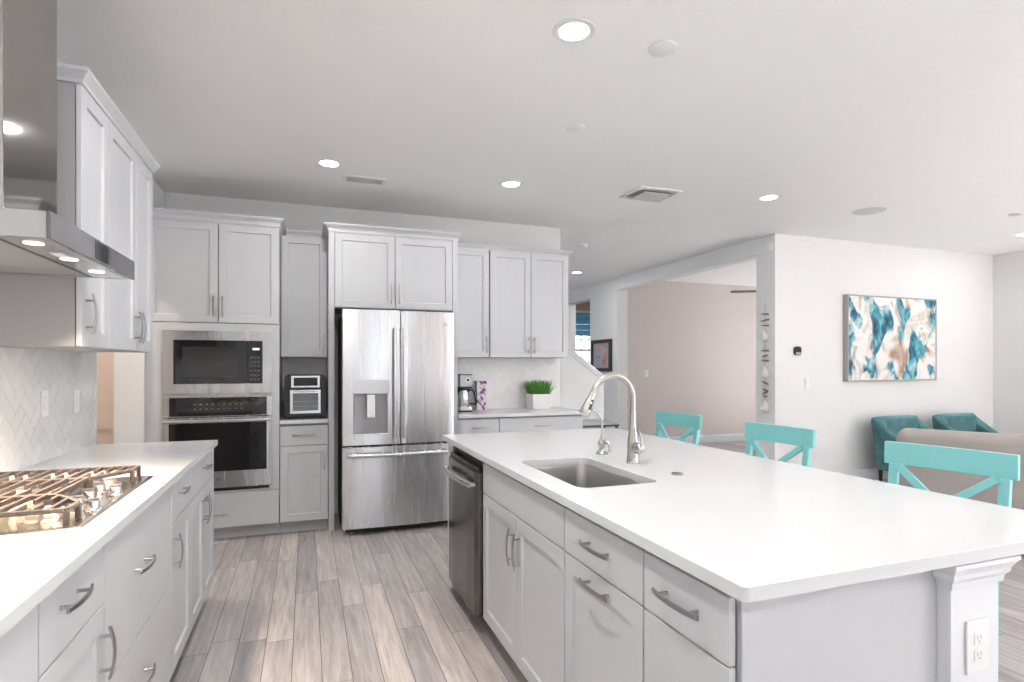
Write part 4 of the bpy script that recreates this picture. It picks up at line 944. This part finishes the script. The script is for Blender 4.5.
a2 = copy_tree(ac); a2['label'] = 'teal velvet armchair nearest the right-hand corner, partly hidden by the sofa'; a2.location = (7.43, 4.74, 0)

# painting
t = thing('abstract_painting', 'large abstract canvas in teal, white and rust on the living room wall', 'painting', (6.65, 4.84, 1.175))
bm = B(); box(bm, 5.842, 7.302, 4.815, 4.868, 1.180, 2.156); obj('canvas', bm, M['paint_edge'], t)
bm = B(); box(bm, 5.845, 7.299, 4.8125, 4.8148, 1.184, 2.152); obj('painted_face', bm, M['abstract'], t)
bm = B()
for x0, x1, z0, z1 in ((5.833, 5.841, 1.170, 2.166), (7.303, 7.311, 1.170, 2.166), (5.841, 7.303, 1.170, 1.179), (5.841, 7.303, 2.157, 2.166)): box(bm, x0, x1, 4.806, 4.869, z0, z1)
obj('frame', bm, M['mount'], t)
FW = Frame((0, 4.8695), (1, 0), (0, -1))
t = thing('thermostat', 'small black thermostat on the white wall near the pillar', 'thermostat', (5.13, 4.865, 1.46))
bm = B(); ring_loft(bm, [[(x, y, z_) for x, z_ in rrect(5.085, 5.180, 1.462, 1.562, .03, 5)] for y in (4.845, 4.869)]); obj('body', bm, M['blackglass'], t, .004)
bm = B(); box(bm, 5.098, 5.168, 4.8435, 4.8448, 1.472, 1.498); obj('lower_band', bm, mat('thermostat_band', (.55, .38, .32), .3), t)
outlet('wall_switch', 'white light switch low on the wall under the thermostat', FW, 5.284, 1.154, False)
FWX = Frame((0, 8.2495), (1, 0), (0, -1))
outlet('wall_switch', 'white light switch on the greige wall of the dim room', FWX, 5.40, 1.215, False)
# motion sensor on the pillar
bm = B(); rbox(bm, HX - .030, HX - .0005, 4.90, 4.955, 2.605, 2.700, .010, 3); tag(obj('motion_sensor', bm, M['white_pl'], None, .003), 'small white motion sensor high on the pillar corner', 'sensor')
# hanging garland of driftwood and shells on the pillar
t = thing('hanging_garland', 'hanging string of driftwood pieces and white shells on the pillar', 'garland', (HX - .012, 5.0, .85))
bm = B(); tube(bm, [(HX - .014, 5.0, .86), (HX - .014, 5.0, 2.04)], .002, 6); obj('string', bm, M['stone'], t)
bm = B(); lathe(bm, [(.004, 0), (.004, .014)], (HX - .0005, 5.0, 2.035), 8, (-1, 0, 0)); obj('hook', bm, M['nickel'], t)
for z_, w, tl in ((1.925, .10, .1), (1.855, .12, -.12), (1.795, .10, .08), (1.515, .11, .02), (1.455, .07, -.2), (1.405, .10, .1), (1.155, .09, .35), (1.075, .085, .3), (1.045, .08, -.3), (1.005, .06, .1)):
    bm = B(); tube(bm, [(HX - .015, 5.0 - w / 2, z_ - tl * w / 2), (HX - .014, 5.0 - w * .2, z_ - tl * w * .2 + .003), (HX - .016, 5.0 + w / 2, z_ + tl * w / 2)], [.007, .010, .006], 8); obj('driftwood', bm, M['stone'], t, smooth=True)
for z_ in (1.665, 1.26, .875):
    bm = B(); lathe(bm, [(.002, 0), (.034, .012), (.050, .038), (.044, .075), (.020, .115), (.003, .140)], (HX - .018, 5.0, z_ - .05), 14); 
    for v in bm.verts: v.co.x = HX - .018 + (v.co.x - (HX - .018)) * .6
    obj('shell', bm, M['shell'], t, smooth=True)
# framed print on the far hall wall
t = thing('framed_print', 'small dark-framed print on the hall wall above the stair rail', 'picture', (HX - .02, 8.73, 1.245))
PY0, PY1, PZ0, PZ1 = 8.385, 9.075, 1.25, 1.80
bm = B()
for y0, y1, z0, z1 in ((PY0, PY0 + .06, PZ0, PZ1), (PY1 - .06, PY1, PZ0, PZ1), (PY0 + .06, PY1 - .06, PZ0, PZ0 + .06), (PY0 + .06, PY1 - .06, PZ1 - .06, PZ1)): box(bm, HX - .045, HX - .0005, y0, y1, z0, z1)
obj('frame', bm, M['frame_dark'], t)
bm = B(); box(bm, HX - .020, HX - .0008, PY0 + .06, PY1 - .06, PZ0 + .06, PZ1 - .06); obj('mount', bm, M['mount'], t)
bm = B(); box(bm, HX - .0225, HX - .0203, PY0 + .16, PY1 - .16, PZ0 + .11, PZ1 - .11); obj('picture', bm, M['print'], t)
# roman shade in the far window
t = thing('window_shade', 'blue fabric roman shade over the far window past the stairs', 'shade', (5.95, FY - .03, 2.0))
bm = B(); box(bm, wx0 - .06, wx1 + .06, FY - .05, FY - .001, 2.545, 2.585); obj('headrail', bm, M['trim'], t)
bm = B()
for k in range(4):
    z0 = 2.020 + k * .131; ring_loft(bm, [[(x, y, z_) for y, z_ in ((FY - .012, z0 + .131), (FY - .030, z0 + .09), (FY - .045, z0 + .02), (FY - .040, z0), (FY - .012, z0 + .012))] for x in (wx0 - .05, wx1 + .05)])
obj('fabric', bm, M['shade'], t)

# ------------------------------------------------------------------ ceiling fittings
def can(x, y, label, w=1.0, col=(1, .985, .965)):
    t = thing('recessed_light', label, 'ceiling light', (x, y, CEIL), 'recessed ceiling lights')
    bm = B(); lathe(bm, [(.066, -.0035), (.070, -.006), (.092, -.004), (.094, -.0005), (.066, -.0005), (.066, -.0035)], (x, y, CEIL), 32, cap=False)
    ring = obj('trim_ring', bm, M['white_pl'], t, smooth=True)
    bm = B(); lathe(bm, [(.0655, -.0008), (.0655, -.0032), (.002, -.0034)], (x, y, CEIL), 28); obj('lens', bm, M['lens'], t)
    area('can_light', (0, 0, -.012), (0, 0, 0), .12, .12, CAN_W * w, col, shape='DISK', parent=t)
    return t
can(1.093, 2.228, 'lit recessed ceiling light over the island, largest in view')
can(.152, 4.275, 'lit recessed ceiling light in front of the oven tower', .6)
can(1.537, 4.273, 'lit recessed ceiling light in front of the right wall cabinets', .45)
can(3.755, 3.857, 'lit recessed ceiling light before the pillar, right of the square vent', .8)
can(7.437, 3.967, 'lit recessed ceiling light at the right edge of the photo', .6)
can(3.958, 7.968, 'lit recessed ceiling light far down the hall past the wall cabinets', .8)
can(.08, 1.5, 'added out-of-view recessed ceiling light over the aisle', 3.1)  # unseen lamp added to brighten the cabinet fronts along the aisle
for x, y in ((0.0, -1.4), (1.6, -1.4), (3.7, 1.0), (5.6, 1.0), (3.7, -1.6), (6.2, -1.6), (.4, -4.0), (3.0, -4.0), (5.8, -4.0)):
    can(x, y, 'lit recessed ceiling light behind the camera')
can(-1.9, 4.45, 'added unseen recessed ceiling light in the small hall past the left doorway', 3.0, (1, .86, .74))  # put in out of sight to light the hall and warm its door
can(5.75, 9.6, 'added unseen recessed ceiling light in the room with the blue shade', 2.0)  # hidden lamp added so the backlit shade does not go black
def puck(name, label, cat, x, y, r, h, m):
    bm = B(); lathe(bm, [(r, -.0005), (r, -h * .5), (r * .9, -h), (.002, -h - .001)], (x, y, CEIL), 30); return tag(obj(name, bm, m, None, smooth=True, top=True), label, cat)
puck('junction_cover', 'white round ceiling cover plate right of the biggest recessed light', 'ceiling cover', 1.534, 2.209, .066, .010, M['white_pl'])
puck('junction_cover', 'smaller white round ceiling cover plate between the island and the cabinets', 'ceiling cover', 1.537, 3.121, .058, .010, M['white_pl'])
puck('ceiling_speaker', 'flat grey round ceiling speaker above the living area', 'speaker', 4.965, 3.874, .14, .006, M['grille'])
puck('ceiling_sensor', 'tiny ceiling disc near the right edge of the photo', 'sensor', 6.377, 3.475, .05, .012, M['grille'])
bm = B(); lathe(bm, [(.065, -.0005), (.065, -.02), (.050, -.045), (.002, -.046)], (3.10, 6.10, CEIL), 26); tag(obj('smoke_detector', bm, M['white_pl'], None, smooth=True, top=True), 'white smoke detector on the hall ceiling by the last wall cabinet', 'smoke detector')
t = thing('ceiling_vent', 'narrow rectangular ceiling vent in front of the oven tower', 'vent', (.425, 4.55, CEIL))
bm = B(); vx0, vx1, vy0, vy1 = .265, .585, 4.47, 4.635
for a, b_, c, d_ in ((vx0, vx1, vy0, vy0 + .025), (vx0, vx1, vy1 - .025, vy1), (vx0, vx0 + .025, vy0 + .025, vy1 - .025), (vx1 - .025, vx1, vy0 + .025, vy1 - .025)): box(bm, a, b_, c, d_, CEIL - .012, CEIL - .0005)
obj('frame', bm, M['white_pl'], t, .002)
bm = B(); box(bm, vx0 + .025, vx1 - .025, vy0 + .025, vy1 - .025, CEIL - .002, CEIL - .0005); obj('backing', bm, M['dark_gap'], t)
for k in range(6):
    y = vy0 + .033 + k * .0195; bm = B(); bar(bm, (vx0 + .026, y, CEIL - .008), (vx1 - .026, y, CEIL - .008), .003, .014, (0, .6, .8)); obj('slat', bm, M['grille'], t)
t = thing('ceiling_vent', 'square ceiling vent with a raised centre plate over the dining side', 'vent', (2.74, 4.11, CEIL))
bm = B(); sx_, sy_ = 2.735, 4.115; 
for a, b_, c, d_ in ((-.20, .20, -.17, -.145), (-.20, .20, .145, .17), (-.20, -.175, -.145, .145), (.175, .20, -.145, .145)): box(bm, sx_ + a, sx_ + b_, sy_ + c, sy_ + d_, CEIL - .014, CEIL - .0005)
obj('frame', bm, M['white_pl'], t, .002)
bm = B(); box(bm, sx_ - .174, sx_ + .174, sy_ - .144, sy_ + .144, CEIL - .003, CEIL - .0005); obj('backing', bm, M['dark_gap'], t)
bm = B(); box(bm, sx_ - .135, sx_ + .135, sy_ - .105, sy_ + .105, CEIL - .030, CEIL - .022); box(bm, sx_ - .02, sx_ + .02, sy_ - .02, sy_ + .02, CEIL - .022, CEIL - .003); obj('centre_plate', bm, M['grille'], t, .002)
bm = B()
for k in range(14): box(bm, sx_ - .168 + k * .0255, sx_ - .162 + k * .0255, sy_ - .143, sy_ - .110, CEIL - .014, CEIL - .0035)
obj('louvre', bm, M['white_pl'], t)
# ceiling fan in the dim room
t = thing('ceiling_fan', 'dark ceiling fan in the dim room, mostly hidden by the pillar', 'ceiling fan', (6.66, 6.78, CEIL))
fcx, fcy = 6.66, 6.78
bm = B(); lathe(bm, [(.06, -.0005), (.06, -.03), (.014, -.05), (.014, -.24)], (fcx, fcy, CEIL), 18); obj('downrod', bm, M['frame_dark'], t, smooth=True)
bm = B(); lathe(bm, [(.02, 0), (.10, -.02), (.10, -.09), (.06, -.12), (.002, -.125)], (fcx, fcy, CEIL - .24), 22); obj('motor', bm, M['frame_dark'], t, smooth=True)
for k in range(4):
    a = math.radians(152 + 90 * k); u = Vector((math.cos(a), math.sin(a), 0)); v = Vector((-u.y, u.x, .12)).normalized(); c = Vector((fcx, fcy, CEIL - .315))
    bm = B(); nrm = u.cross(v)
    ring_loft(bm, [[c + u * r + v * w * s + nrm * e for s, e in ((-1, -.004), (1, -.004), (1, .004), (-1, .004))] for r, w in ((.09, .03), (.16, .05), (.56, .062), (.60, .045))]); obj('blade', bm, M['frame_dark'], t)
